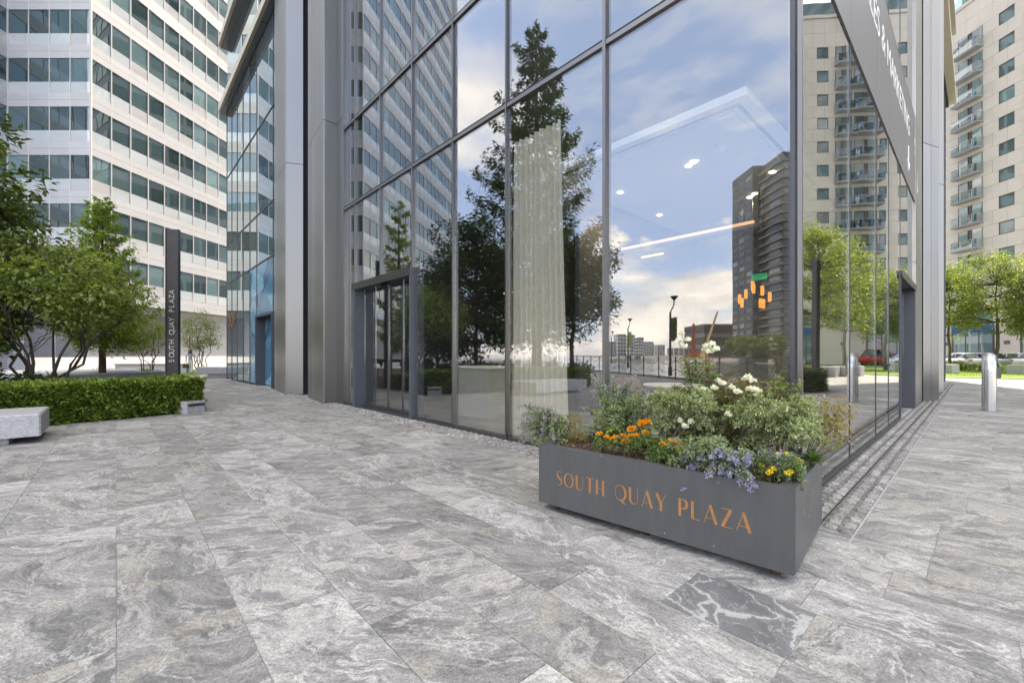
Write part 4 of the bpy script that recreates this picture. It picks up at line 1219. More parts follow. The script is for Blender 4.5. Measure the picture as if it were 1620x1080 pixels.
def lamp_post(p, ht, label, banner=True):
    t = thing('street_lamp', p, label, 'street lamp', 'quayside lamps')
    b = MB(); b.lathe([(.12, 0), (.12, .5), (.075, .6), (.06, ht * .8)], p, 10); b.build('pole', M['black'], t)
    dr = -qd
    pts = [p + Vector((0, 0, ht * .8)) + dr * (-.0) , p + Vector((0, 0, ht * .84)) + dr * .18, p + Vector((0, 0, ht * .88)) + dr * .38, p + Vector((0, 0, ht * .95)) + dr * .42]
    b = MB(); b.tube(pts, .04, 6); b.build('swan_neck', M['black'], t)
    b = MB(); q = p + dr * .42 + Vector((0, 0, ht * .94)); b.lathe([(.05, 0), (.22, .20), (.25, .24), (.02, .28)], q, 12); b.build('lamp_head', M['black'], t)
    if banner:
        b = MB(); q = p + dr * .42 + Vector((0, 0, ht * .58)); b.box(q, (.62, .02, ht * .28), ang(dr)); b.build('banner', M['hedge'], t)
        for z in (.44, .725):
            b = MB(); b.tube([p + Vector((0, 0, ht * z)), p + dr * .75 + Vector((0, 0, ht * z))], .015, 5); b.build('banner_arm', M['black'], t)
for k, (px, Y, w_) in enumerate(((1060, 26.5, 'nearest lamp post with a hanging banner on the quay'), (993, 43, 'second lamp post along the quay with a dark banner'), (967, 66, 'farthest swan necked lamp post on the quay'))):
    p = mL(px, Y)
    lamp_post(p, 4.9, 'black swan necked ' + w_, k < 2)
# white lorry parked beyond the trees
lp = mL(616, 40); la = ang(d1) + 2.2
lorry = thing('lorry', lp, 'white box lorry parked beyond the left trees, mirrored in the doorway', 'lorry', rz=la)
def lorrybox(nm, c, sz, m, par=lorry):
    q = Matrix.Translation(lp) @ Matrix.Rotation(la, 4, 'Z') @ Vector(c); return box(nm, q, sz, la, m, par)
lorrybox('cargo_box', (0, 0, 2.15), (5.2, 2.3, 2.4), M['white']); lorrybox('chassis', (.8, 0, .75), (7.4, 1.0, .3), M['black'])
b = MB()
prof = [(2.75, .6), (4.55, .6), (4.6, 1.5), (4.2, 2.55), (3.6, 2.95), (2.75, 2.95)]
Lm = Matrix.Translation(lp) @ Matrix.Rotation(la, 4, 'Z')
b.add([Lm @ Vector((x, y, z)) for y in (-1.1, 1.1) for x, z in prof], [tuple(range(6))[::-1], tuple(range(6, 12))] + [(i, (i + 1) % 6, 6 + (i + 1) % 6, 6 + i) for i in range(6)])
cab = b.build('cab', M['white'], lorry); lorrybox('cab_window', (3.9, 0, 2.05), (.7, 2.23, .7), M['carglass'], cab)
for x in (3.6, -1.6, 1.2):
    for y in (-1.0, 1.0):
        b = MB(); c = Lm @ Vector((x, y, .48)); ax = Lm.to_3x3() @ Vector((0, 1, 0))
        b.tube([c - ax * .14, c + ax * .14], .48, 18); b.build('wheel', M['tyre'], lorry)

# ================================================================== VEGETATION
def limb(b, p0, p1, r0, r1, n=5, wob=.06, k=6):
    L_ = (p1 - p0).length
    pts = [p0.lerp(p1, i / n) + Vector((random.uniform(-1, 1), random.uniform(-1, 1), random.uniform(-.5, .5))) * (wob * L_ * (0 if i in (0, n) else 1)) for i in range(n + 1)]
    b.tube(pts, [r0 + (r1 - r0) * i / n for i in range(n + 1)], k)
    return pts
def clump(lv, c, r, n, L, W, flat=.7, up=.5, droop=.15):
    d = rdirs(n); rad = r * RNG.uniform(.25, 1, n) ** .6
    Pp = np.array(c) + d * rad[:, None] * np.array([1, 1, flat])
    A = d * .8 + rdirs(n) * .7; A[:, 2] -= .15
    N = rdirs(n) * .6; N[:, 2] += up + .5
    lv.add(Pp, A, N, RNG.uniform(.7, 1.2, n) * L, RNG.uniform(.7, 1.2, n) * W, droop)
def broad_tree(name, base, label, crown_c, crown_r, nclump, nleaf, L, W, lm, trunk_r, stems=1, spread=.3, cr=.55, bm='bark', group=None, fork=.35, bottom=-1.):
    t = thing(name, base, label, 'tree', group)
    b = MB(); lv = Leaves()
    cc, R_ = Vector(crown_c), Vector(crown_r)
    tops = []
    for s in range(stems):
        a = 2 * math.pi * s / max(stems, 1) + random.random()
        off = Vector((math.cos(a), math.sin(a), 0)) * (spread * random.uniform(.3, 1) if stems > 1 else 0)
        root = base + off * .45
        top = Vector((cc.x, cc.y, cc.z + R_.z * .45)) + Vector((off.x * 3.2, off.y * 3.2, random.uniform(-.4, .3) * R_.z))
        pts = limb(b, root, top, trunk_r * random.uniform(.7, 1), trunk_r * .22, 7, .012 if stems == 1 else .05, 7)
        tops.append(pts)
    for i in range(nclump):
        d = Vector(rdirs(1)[0])
        if d.z < bottom: d.z = abs(d.z)
        rr = random.uniform(.35, 1) ** .5
        c = cc + Vector((d.x * R_.x, d.y * R_.y, d.z * R_.z)) * rr * random.uniform(.85, 1.08)
        pts = random.choice(tops)
        st = min(pts[2:], key=lambda q: (q - c).length + max(0, q.z - c.z) * 2)
        if (c - st).length > .15: limb(b, st, c, trunk_r * .22, trunk_r * .05, 4, .07, 5)
        clump(lv, c, cr * random.uniform(.7, 1.25), int(nleaf * random.uniform(.7, 1.3)), L, W)
    b.build('trunk', M[bm], t, True)
    lv.build('crown', M[lm], t)
    return t
def conifer(name, base, ht, rad, label, lm, n_br=70, spray=26, L=.2, W=.06, trunk_r=.18, group=None, start=.12, shape=1., up=.25, steps=6):
    """dawn redwood: straight trunk, feathery sprays on rising branches"""
    t = thing(name, base, label, 'tree', group)
    b = MB(); lv = Leaves()
    b.tube([base + Vector((0, 0, ht * f)) for f in (0, .25, .5, .75, .99)], [trunk_r, trunk_r * .8, trunk_r * .55, trunk_r * .3, .015], 8)
    for i in range(n_br):
        f = start + (1 - start) * ((i + random.random()) / n_br) ** 1.05
        a = i * 2.399 + random.uniform(-.4, .4)
        bl = rad * ((1 - f) / (1 - start)) ** (.72 * shape) * random.uniform(.65, 1.12) + .15
        z = ht * f
        dv = Vector((math.cos(a), math.sin(a), 0))
        pts = [base + Vector((0, 0, z)) + dv * (bl * q) + Vector((0, 0, bl * (up * q + .12 * q * q) - .10 * bl * math.sin(q * 3.1))) for q in np.linspace(0, 1, steps)]
        b.tube(pts, [max(.008, trunk_r * .22 * (1 - f) * (1 - q * .8)) for q in np.linspace(0, 1, steps)], 4)
        side = Vector((-dv.y, dv.x, 0))
        ns = max(6, int(spray * bl / rad * 2))
        q = RNG.uniform(.12, 1.02, ns)
        base_pts = np.array([np.array(base) + np.array([0, 0, z]) + np.array(dv) * bl * x + np.array([0, 0, bl * (up * x + .12 * x * x) - .1 * bl * math.sin(x * 3.1)]) for x in q])
        sgn = RNG.choice([-1, 1], ns)
        wdt = bl * .34 * (1.08 - q)
        nsub = 5
        for j in range(nsub):
            e = RNG.uniform(0, 1, ns)
            Pp = base_pts + np.array(side) * (sgn * wdt * e)[:, None] + RNG.normal(size=(ns, 3)) * .05 * bl ** .5
            Pp[:, 2] += RNG.normal(size=ns) * .06 * bl - wdt * e * .25
            A = np.array(side) * (sgn * .8)[:, None] + np.array(dv) * .8 + RNG.normal(size=(ns, 3)) * .45
            A[:, 2] -= .25
            N = RNG.normal(size=(ns, 3)) * .45; N[:, 2] += 1
            lv.add(Pp, A, N, RNG.uniform(.6, 1.25, ns) * L, RNG.uniform(.6, 1.3, ns) * W, .2)
    b.build('trunk', M['barkred'], t, True)
    lv.build('crown', M[lm], t)
    return t
# --- left bed: multi-stemmed dogwood in front
broad_tree('multi_stem_tree', G(78, 632), 'broad multi stemmed leafy tree rising behind the clipped hedge', (-12.0, 11.2, 2.9), (2.2, 1.7, 1.25), 125, 115, .125, .075, 'leafA', .05, stems=11, spread=.75, cr=.42, bottom=-.75)
conifer('redwood_tree', G(162, 609), 8.0, 1.9, 'young feathery light green redwood behind the multi stemmed tree', 'leafB', 90, 40, .17, .05, .14, start=.2)
broad_tree('small_tree', G(236, 600), 'small pale leaved tree left of the tall dark totem', (*G(230, 600).xy, 2.35), (1.25, 1.1, .95), 60, 70, .11, .05, 'leafS', .04, stems=6, spread=.4, cr=.36)
broad_tree('small_tree', G(318, 589.5), 'small pale multi stemmed tree beside the walking person', (*G(316, 589.5).xy, 2.95), (1.35, 1.2, 1.5), 75, 70, .12, .05, 'leafS', .05, stems=6, spread=.35, cr=.4)
# --- redwoods left of the picture, mirrored in the long glass front
conifer('redwood_tree', mL(848, 24), 19.6, 4.9, 'tallest dark redwood, mirrored in the middle of the glass front', 'leafD', 112, 70, .27, .085, .30, start=.10, shape=1.0, steps=7)
conifer('redwood_tree', mL(630, 26), 10.6, 1.9, 'redwood whose branch tips hang in at the top left edge', 'leafB', 40, 34, .22, .07, .2, start=.14)
broad_tree('evergreen_tree', mL(752, 21), 'dense dark evergreen left of the tall redwood in the mirrored view', (*mL(752, 21).xy, 4.2), (2.6, 2.6, 3.4), 130, 120, .2, .11, 'leafE', .16, cr=.75)
broad_tree('evergreen_tree', mL(905, 23.5), 'dense dark evergreen right of the tall redwood in the mirrored view', (*mL(905, 23.5).xy, 4.6), (2.3, 2.3, 3.0), 100, 110, .2, .11, 'leafE', .16, cr=.75, bottom=-.5)
broad_tree('evergreen_tree', mL(690, 27), 'rounded dark tree beside the doorway in the mirrored view', (*mL(690, 27).xy, 3.6), (2.4, 2.4, 2.5), 90, 110, .2, .11, 'leafD', .14, cr=.7)
for k, (px, Y) in enumerate(((1165, 150), (1180, 140), (1200, 146), (1222, 138), (1240, 142))):
    p = mL(px, Y); p.z = .6
    broad_tree('bank_tree', p, ['leftmost', 'second', 'middle', 'fourth', 'rightmost'][k] + ' round tree in the row below the dark towers across the dock', (p.x, p.y, 4.6), (3.6, 3.6, 3.2), 40, 60, .6, .4, 'leafD', .25, cr=1.3, group='trees on the far bank')
# --- right: street trees in front of the apartments
def street_tree(p, label, ht, r):
    return broad_tree('street_tree', p, label, (p.x, p.y, ht * .62), (r, r, ht * .38), 130, 70, .19, .085, 'leafY', .16, cr=.62, group='street trees by the lawn', bottom=-.85)
def gp_(px, Y): return Vector(((px - CX) / F * Y, Y, 0))
street_tree(gp_(1577, 33), 'airy yellow green street tree right behind the steel bollard', 9.6, 2.7)
street_tree(gp_(1501, 37), 'airy yellow green street tree at the edge of the steel column', 9.4, 2.3)
street_tree(mR(1290, 27), 'first street tree mirrored beside the glass corner', 9.8, 2.6)
street_tree(mR(1335, 31), 'street tree mirrored in the middle of the right glass', 9.4, 2.4)
street_tree(mR(1402, 36), 'street tree mirrored beside the right doorway', 8.0, 1.9)
# --- hedges
def hedge(name, pts, hts, label, n, lm='hedge', L=.085, W=.045, core=True, cat='hedge'):
    """pts: closed outline; leaves over the top and sides of a dark core"""
    c = sum((Vector(p) for p in pts), Vector()) / len(pts); c.z = 0
    t = thing(name, c, label, cat)
    b = MB(); ins = []
    for i in range(len(pts)):
        v, a_, d_ = Vector(pts[i]), Vector(pts[i - 1]), Vector(pts[(i + 1) % len(pts)])
        w_ = v + ((a_ - v).normalized() + (d_ - v).normalized()) * .13
        ins.append((w_.x, w_.y))
    b.prism(ins, .04, hts - .10); b.build('branches', M['hedgecore'], t)  # solid near-black core: the shade inside the hedge put into its colour
    lv = Leaves()
    m_ = len(pts)
    per = [(Vector(pts[(i + 1) % m_]) - Vector(pts[i])).length for i in range(m_)]
    tot = sum(per)
    area_side = tot * hts
    xs = np.array([p[0] for p in pts]); ys = np.array([p[1] for p in pts])
    for i in range(m_):
        a, d = np.array(pts[i])[:2], np.array(pts[(i + 1) % m_])[:2]
        k = int(n * .6 * per[i] / tot)
        f = RNG.uniform(0, 1, k); z = hts * RNG.uniform(.04, 1.0, k)
        nn = np.array([(d - a)[1], -(d - a)[0]]); nn /= np.linalg.norm(nn)
        if np.dot(nn, a - np.array([c.x, c.y])) < 0: nn = -nn
        bul = .035 * np.sin(f * per[i] * 5 + z * 3) + .03 * np.sin(f * per[i] * 13 + z * 9) - .03
        Pp = np.zeros((k, 3)); Pp[:, :2] = a + (d - a) * f[:, None] + nn * (RNG.uniform(-.06, .05, k) + bul)[:, None]; Pp[:, 2] = z
        A = RNG.normal(size=(k, 3)) * .45; A[:, :2] += nn * .75; A[:, 2] += .25
        N = RNG.normal(size=(k, 3)) * .3; N[:, 2] += 1.; N[:, :2] += nn * .5
        lv.add(Pp, A, N, RNG.uniform(.7, 1.3, k) * L, RNG.uniform(.7, 1.3, k) * W)
    k = int(n * .5); Pp = []
    ok_ = 0
    tri = [(0, i, i + 1) for i in range(1, m_ - 1)]
    ar = [abs((xs[j] - xs[0]) * (ys[l] - ys[0]) - (xs[l] - xs[0]) * (ys[j] - ys[0])) for _, j, l in tri]
    ch_ = RNG.choice(len(tri), k, p=np.array(ar) / sum(ar))
    r1, r2 = RNG.uniform(0, 1, k), RNG.uniform(0, 1, k); sw = r1 + r2 > 1; r1[sw], r2[sw] = 1 - r1[sw], 1 - r2[sw]
    P0 = np.stack([xs, ys], 1)
    T = np.array(tri)[ch_]
    xy = P0[T[:, 0]] + (P0[T[:, 1]] - P0[T[:, 0]]) * r1[:, None] + (P0[T[:, 2]] - P0[T[:, 0]]) * r2[:, None]
    Pp = np.zeros((k, 3)); Pp[:, :2] = xy; Pp[:, 2] = hts - .05 + .03 * np.sin(xy[:, 0] * 6) + .02 * np.sin(xy[:, 1] * 11) + RNG.uniform(-.04, .04, k)
    A = RNG.normal(size=(k, 3)) * .8; A[:, 2] += .5
    N = RNG.normal(size=(k, 3)) * .5; N[:, 2] += 1
    lv.add(Pp, A, N, RNG.uniform(.7, 1.3, k) * L, RNG.uniform(.7, 1.3, k) * W)
    lv.build('foliage', M[lm], t)
    return t
ha, hb = G(-40, 684), G(318, 651)
hd = (hb - ha).normalized(); hn = Vector((-hd.y, hd.x, 0))
if hn.x > 0: hn = -hn
ha2 = ha - hd * 3.5
hedge('clipped_hedge', [ha2, hb, hb + hn * 1.25, ha2 + hn * 1.25], .74, 'long clipped green hedge in front of the leafy trees on the left', 62000)
hedge('low_hedge', [ha2 + hn * 1.75 + hd * .3, hb + hn * 1.75 + hd * .4, hb + hn * 2.5 + hd * .8, ha2 + hn * 2.5], .62, 'second low clipped hedge row just behind the front hedge', 14000)
rh = mR(1287, 15.4)
hedge('dark_hedge', [rh + Vector((-.9, -1.4, 0)), rh + Vector((1.3, -.8, 0)), rh + Vector((1.2, 1.0, 0)), rh + Vector((-.3, .2, 0))], .75, 'dark hedge around the second totem, mirrored by the glass corner', 9000, 'leafE', .1, .05)
# low planting: rounded shrubs and leafy ground plants
def shrub(px, py, r, h, label, lm, n=900, L=.1, W=.05, loc=None, name='shrub'):
    p = loc if loc is not None else G(px, py)
    t = thing(name, p, label, 'shrub')
    lv = Leaves()
    k = max(6, int(8 * r))
    for i in range(k):
        a = random.uniform(0, 6.28); q = random.uniform(0, .75) * r
        clump(lv, (p.x + math.cos(a) * q, p.y + math.sin(a) * q, h * random.uniform(.35, .7)), max(.15, h * .45), n // k, L, W)
    b = MB()
    for i in range(6):
        a = i * 1.05; b.tube([p, p + Vector((math.cos(a) * r * .5, math.sin(a) * r * .5, h * .6))], [.02, .006], 5)
    b.build('stems', M['bark'], t); lv.build('foliage', M[lm], t)
shrub(172, 603, .75, .75, 'round grey green dome shrub below the young redwood', 'leafE', 1600, .07, .03)
shrub(232, 598, 1.0, .5, 'bright green leafy ground plants below the small tree', 'leafY', 1500, .14, .04)
shrub(120, 602, 1.2, .5, 'yellow green grassy plants behind the curved white bench', 'leafY', 1500, .18, .03)
shrub(195, 602, .8, .5, 'bright green ferny plants beside the dome shrub', 'leafB', 1200, .15, .04)
shrub(22, 604, 1.0, .5, 'yellow green plants at the far left behind the hedge', 'leafY', 1200, .18, .04)
for k, (px, Y, r, h, lm) in enumerate(((1520, 36, 1.3, .8, 'leafE'), (1545, 35, 1.5, .75, 'leafY'), (1562, 34, 1.0, .5, 'leafE'), (1603, 34, 1.3, .6, 'leafY'), (1627, 33.5, 1.2, .7, 'leafE'))):
    shrub(0, 0, r, h, ['dark low shrub left of', 'yellow green spreading shrub left of', 'small dark shrub at the foot of', 'yellow green shrub right of', 'dark shrub at the picture edge right of'][k] + ' the street tree behind the bollard', lm, 1100, .16, .06, gp_(px, Y))
shrub(0, 0, .5, .35, 'low leafy plants edging the dark hedge in the mirrored right glass', 'leafS', 900, .14, .03, mR(1300, 14.2) + Vector((.9, -.8, 0)))
# low planting and hedge under the mirrored redwoods
for k, px in enumerate((700, 770, 840, 905)):
    shrub(0, 0, 2.0, 1.0, ['first', 'second', 'third', 'fourth'][k] + ' dark shrub under the tall mirrored redwood, counted from the doorway', 'leafE', 1800, .16, .08, mL(px, 20.5))

# ================================================================== STREET FURNITURE
def bevel_block(name, c, size, rz, m, parent=None, r=.02):
    b = MB()
    x, y, z = [s / 2 for s in size]
    ring = [(x - r, y), (-x + r, y), (-x, y - r), (-x, -y + r), (-x + r, -y), (x - r, -y), (x, -y + r), (x, y - r)]
    k = (x - r) / x
    lv = [(-z, 1.), (z - r, 1.), (z, None)]
    ca, sa = math.cos(rz), math.sin(rz)
    V = []
    for zz, sc in lv:
        for px_, py_ in ring:
            if sc is None: px_, py_ = px_ * (x - r) / x, py_ * (y - r) / y
            V.append((c[0] + px_ * ca - py_ * sa, c[1] + px_ * sa + py_ * ca, c[2] + zz))
    f = [tuple(range(8))[::-1], tuple(range(16, 24))] + [(l * 8 + i, l * 8 + (i + 1) % 8, (l + 1) * 8 + (i + 1) % 8, (l + 1) * 8 + i) for l in range(2) for i in range(8)]
    b.add(V, f)
    return b.build(name, m, parent)
# big granite bench block at the left edge, raised on a recessed plinth
b0 = G(64, 689, .10)
bc = b0 - d2 * 1.3 + d1 * .62
bench = thing('stone_bench', Vector((bc.x, bc.y, 0)), 'thick grey granite block bench at the left picture edge before the hedge', 'bench')
bevel_block('seat', (bc.x, bc.y, .265), (2.6, 1.24, .33), ang(d2), M['bench'], bench)
for t_ in (.55, 2.0):
    q = b0 - d2 * t_ + d1 * .5
    bevel_block('plinth', (q.x, q.y, .05), (.45, .75, .10), ang(d2), M['bench'], bench, .01)
# little stone box with a slot at the hedge end
p = (G(295, 655) + G(325, 651)) / 2
vb = thing('slotted_stone_box', p, 'small pale stone box with a dark slot at the hedge end', 'stone box')
sd = ang(G(325, 651) - G(295, 655))
q = p + Vector((-math.sin(sd), math.cos(sd), 0)) * .17
bevel_block('stone_block', (q.x, q.y, .135), (.44, .34, .27), sd, M['bench'], vb, .012)
q2 = p + Vector((math.sin(sd), -math.cos(sd), 0)) * .004
box('slot', (q2.x, q2.y, .185), (.36, .03, .05), sd, M['black'], vb)
# benches and low walls around the beds
def block(px, py, L_, D_, Ht, rz, label, name='stone_bench', loc=None, cat='bench'):
    p = loc if loc is not None else G(px, py)
    t = thing(name, Vector((p.x, p.y, 0)), label, cat)
    bevel_block('seat', (p.x, p.y, Ht - .18), (L_, D_, .36), rz, M['bench'], t)
    bevel_block('plinth', (p.x, p.y, (Ht - .36) / 2), (L_ * .5, D_ * .6, Ht - .36), rz, M['bench'], t, .01)
block(347, 598, 1.9, .8, .62, .25, 'short granite bench block by the far glass end of the building')
wl = thing('low_wall', G(150, 604), 'long low pale stone wall behind the hedge', 'wall')
a_, c_ = at(60, 0, 16), at(254, 0, 21); a_.z = c_.z = 0
for i in range(6):
    p0, p1 = a_.lerp(c_, i / 6), a_.lerp(c_, (i + 1) / 6); m_ = (p0 + p1) / 2
    bevel_block('coping_block', (m_.x, m_.y, .26), ((p1 - p0).length - .01, .5, .52), ang(p1 - p0), M['bench'], wl)
# curved white bench: an elliptical ring segment
cb = thing('curved_bench', gp_(130, 18), 'smooth white curved bench behind the hedge and tree stems', 'bench')
ctr = gp_(118, 22); b = MB(); n = 26; V = []
for i in range(n + 1):
    a = math.pi * (1.08 + .84 * i / n)
    for r_, z_ in ((3.6, .05), (3.75, .5), (3.6, .62), (2.9, .62), (2.8, .5), (2.9, .05)):
        V.append((ctr.x + r_ * 1.15 * math.cos(a), ctr.y + r_ * math.sin(a), z_))
fc = [(i * 6 + j, i * 6 + (j + 1) % 6, (i + 1) * 6 + (j + 1) % 6, (i + 1) * 6 + j) for i in range(n) for j in range(6)] + [tuple(range(6)), tuple(range(n * 6, n * 6 + 6))[::-1]]
b.add(V, fc); b.build('seat_shell', M['white'], cb, True)
tbp = gp_(243, 31)
tb2 = thing('timber_bench', tbp, 'long timber topped bench in front of the office base wall', 'bench')
for i in range(3): box('slat', (tbp.x, tbp.y - .25 + i * .2, .62), (5.0, .17, .06), .05, M['wood'], tb2)
box('base', (tbp.x, tbp.y, .3), (4.9, .5, .575), .05, M['bench'], tb2)
# right: stone blocks on the lawn, hoop rails
for k, (px, Y) in enumerate(((1500, 30), (1612, 29))):
    p = gp_(px, Y); t = thing('stone_block', p, ['pale stone cube on the lawn next to the steel column', 'pale stone cube on the lawn at the right picture edge'][k], 'stone block')
    bevel_block('cube', (p.x, p.y, .32), (1.25 if k == 0 else 1.7, .8, .64), .5, M['bench'], t)
    bevel_block('foot', (p.x, p.y, .03), (.9, .6, .06), .5, M['bench'], t, .01)
for k, px in enumerate((1553, 1600)):
    p = gp_(px, 31.5); t = thing('hoop_rail', p, ['low steel hoop rail left of', 'low steel hoop rail right of'][k] + ' the street tree trunk', 'rail')
    b = MB(); dv = Vector((.75, -.66, 0))
    b.tube([p - dv * .9, p - dv * .9 + Vector((0, 0, .65)), p - dv * .75 + Vector((0, 0, .8)), p + dv * .75 + Vector((0, 0, .8)), p + dv * .9 + Vector((0, 0, .65)), p + dv * .9], .025, 6)
    b.build('hoop', M['chrome'], t, True)
rw = thing('planter_wall', mR(1365, 27), 'long low granite wall mirrored in the right glass behind the bollard', 'wall')
q = mR(1352, 27)
for i in range(4):
    c = q + d2 * (-.2 - 1.3 * i) + nR * (-.4 * i); bevel_block('coping_block', (c.x, c.y, .3), (1.28, .9, .6), ang(d2), M['bench'], rw)

# totems
def totem(p, label, rz, ht=4.95, text=True):
    t = thing('totem_sign', p, label, 'sign', rz=rz)
    ux = Vector((math.cos(rz), math.sin(rz), 0)); uy = Vector((-math.sin(rz), math.cos(rz), 0))
    box('shaft', (p.x, p.y, ht / 2), (.27, .12, ht), rz, M['totem'], t)
    for s in (-.15, .15):
        q = p + ux * s; box('side_plate', (q.x, q.y, ht / 2), (.02, .16, ht + .02), rz, M['totem'], t)
    if text:
        for ln, (s, z, size) in (('SOUTH QUAY PLAZA', (.06, 1.08, .19)),):
            for k, chh in enumerate(ln):
                if chh == ' ': continue
                me = text_mesh('letter', chh, size, .006); me.materials.append(M['totemtxt'])
                o = bpy.data.objects.new('letter', me)
                # lettering runs up the shaft
                q = p + ux * s - uy * .066 + Vector((0, 0, z + k * .132))
                Mx = Matrix.Translation(q) @ Matrix(((0, -ux.x, -uy.x, 0), (0, -ux.y, -uy.y, 0), (1, 0, 0, 0), (0, 0, 0, 1)))
                place(o, Mx, t)
    return t
totem(gp_(273.5, 12.6), 'tall slim dark totem sign with upright lettering behind the hedge', .28)
totem(mR(1292, 16.7), 'second dark totem sign, mirrored beside the glass corner', .9, 4.95, False)

# steel bollard with a slanted top
bp_ = G(1565, 649.5)
bo = thing('bollard', bp_, 'polished steel bollard with slanted top on the right paving', 'bollard')
n = 28; V = []
for zf in (0., .35, .7, 1.):
    for j in range(n):
        a = 2 * math.pi * j / n
        x, y = .122 * math.cos(a), .122 * math.sin(a)
        top = 1.30 - x * .45
        V.append((bp_.x + x, bp_.y + y, zf * top))
fc = [(i * n + j, i * n + (j + 1) % n, (i + 1) * n + (j + 1) % n, (i + 1) * n + j) for i in range(3) for j in range(n)] + [tuple(range(3 * n, 4 * n))]
b = MB(); b.add(V, fc); shaft = b.build('shaft', M['chrome'], bo); shaft.data.polygons.foreach_set('use_smooth', [True] * (3 * n) + [False])
box('service_panel', bp_ + Vector((.105, -.075, .88)), (.11, .09, .24), .5, M['steel2'], bo)
b = MB(); b.lathe([(.17, 0), (.17, .012)], bp_, 24); b.build('base_ring', M['steel2'], bo)

# ---------------------------------------------------------------- cars
def car(p, rz, body, label, van=False):
    t = thing('parked_car', p, label, 'car', 'cars parked along the apartments', rz)
    Mx = Matrix.Translation(p) @ Matrix.Rotation(rz, 4, 'Z')
    hb_ = 1.05 if van else .88; hr = 1.95 if van else 1.46
    st = [(-2.15, .55, .72, .80), (-2.05, .76, .34, .92 if not van else 1.1), (-1.3, .86, .25, .96 if not van else 1.1), (0, .88, .24, .94), (.9, .87, .24, .92), (1.75, .82, .28, .78), (2.1, .62, .40, .62)]
    b = MB(); V = []
    for x, w, z0, z1 in st:
        for y, z in ((-w * .9, z0), (-w, (z0 + z1) / 2), (-w * .93, z1), (w * .93, z1), (w, (z0 + z1) / 2), (w * .9, z0)): V.append(Mx @ Vector((x, y, z)))
    n = len(st)
    fc = [(i * 6 + j, i * 6 + (j + 1) % 6, (i + 1) * 6 + (j + 1) % 6, (i + 1) * 6 + j) for i in range(n - 1) for j in range(6)] + [tuple(range(6))[::-1], tuple(range((n - 1) * 6, n * 6))]
    b.add(V, fc); bd_ = b.build('body', body, t, True)
    cab = [(-1.95, .90, .78), (-1.25, hr - .06, .62), (-.2, hr, .64), (.45, hr - .03, .62), (1.2, .90, .76)]
    b = MB(); V = []
    for x, z, w in cab:
        V += [Mx @ Vector((x, -.8, .88)), Mx @ Vector((x, -w, z)), Mx @ Vector((x, w, z)), Mx @ Vector((x, .8, .88))]
    fc = [(i * 4 + j, i * 4 + j + 1, (i + 1) * 4 + j + 1, (i + 1) * 4 + j) for i in range(4) for j in range(3)]
    b.add(V, fc); b.build('window_glass', M['carglass'], t)
    b = MB(); V = []
    for x, z, w in cab[1:4]: V += [Mx @ Vector((x * 1.02, -w - .01, z - .05)), Mx @ Vector((x * 1.02, -w, z + .02)), Mx @ Vector((x * 1.02, w, z + .02)), Mx @ Vector((x * 1.02, w + .01, z - .05))]
    b.add(V, [(i * 4 + j, i * 4 + j + 1, (i + 1) * 4 + j + 1, (i + 1) * 4 + j) for i in range(2) for j in range(3)]); b.build('roof', body, t, True)
    for x, z0, x1 in ((-.35, .9, -.35), (.42, .9, .42)):
        for y in (-.76, .76):
            q = Mx @ Vector((x, y * .94, 1.15)); box('pillar', q, (.06, .05, .55), rz, body, t)
    for x in (-1.3, 1.32):
        for y in (-.78, .78):
            c = Mx @ Vector((x, y, .32)); ax = Mx.to_3x3() @ Vector((0, 1, 0))
            b = MB(); b.tube([c - ax * .11, c + ax * .11], .32, 20); w_ = b.build('wheel', M['tyre'], t)
            b = MB(); b.tube([c - ax * .115, c + ax * .115], .19, 14); b.build('rim', M['rim'], w_)
    for y in (-.66, .66):
        box('tail_light', Mx @ Vector((-2.08, y, .78)), (.10, .26, .13), rz, M['tail'], t)
        box('headlight', Mx @ Vector((1.98, y * .9, .62)), (.12, .28, .12), rz, M['headlamp'], t)
    return t
car(gp_(1520, 43.5), math.radians(80), M['whitebody'], 'white car parked next to the steel column edge')
car(gp_(1553, 42.3), math.radians(84), M['silverbody'], 'silver car parked between the two street tree trunks')
car(gp_(1604, 41.2), math.radians(128), M['whitebody'], 'white car parked at the right picture edge')
car(mR(1392, 52), math.radians(84), M['redbody'], 'red van mirrored in the right glass beside the doorway', True)
car(mR(1412, 50.5), math.radians(84), M['redbody'], 'red car mirrored in the right glass nearest the doorway')

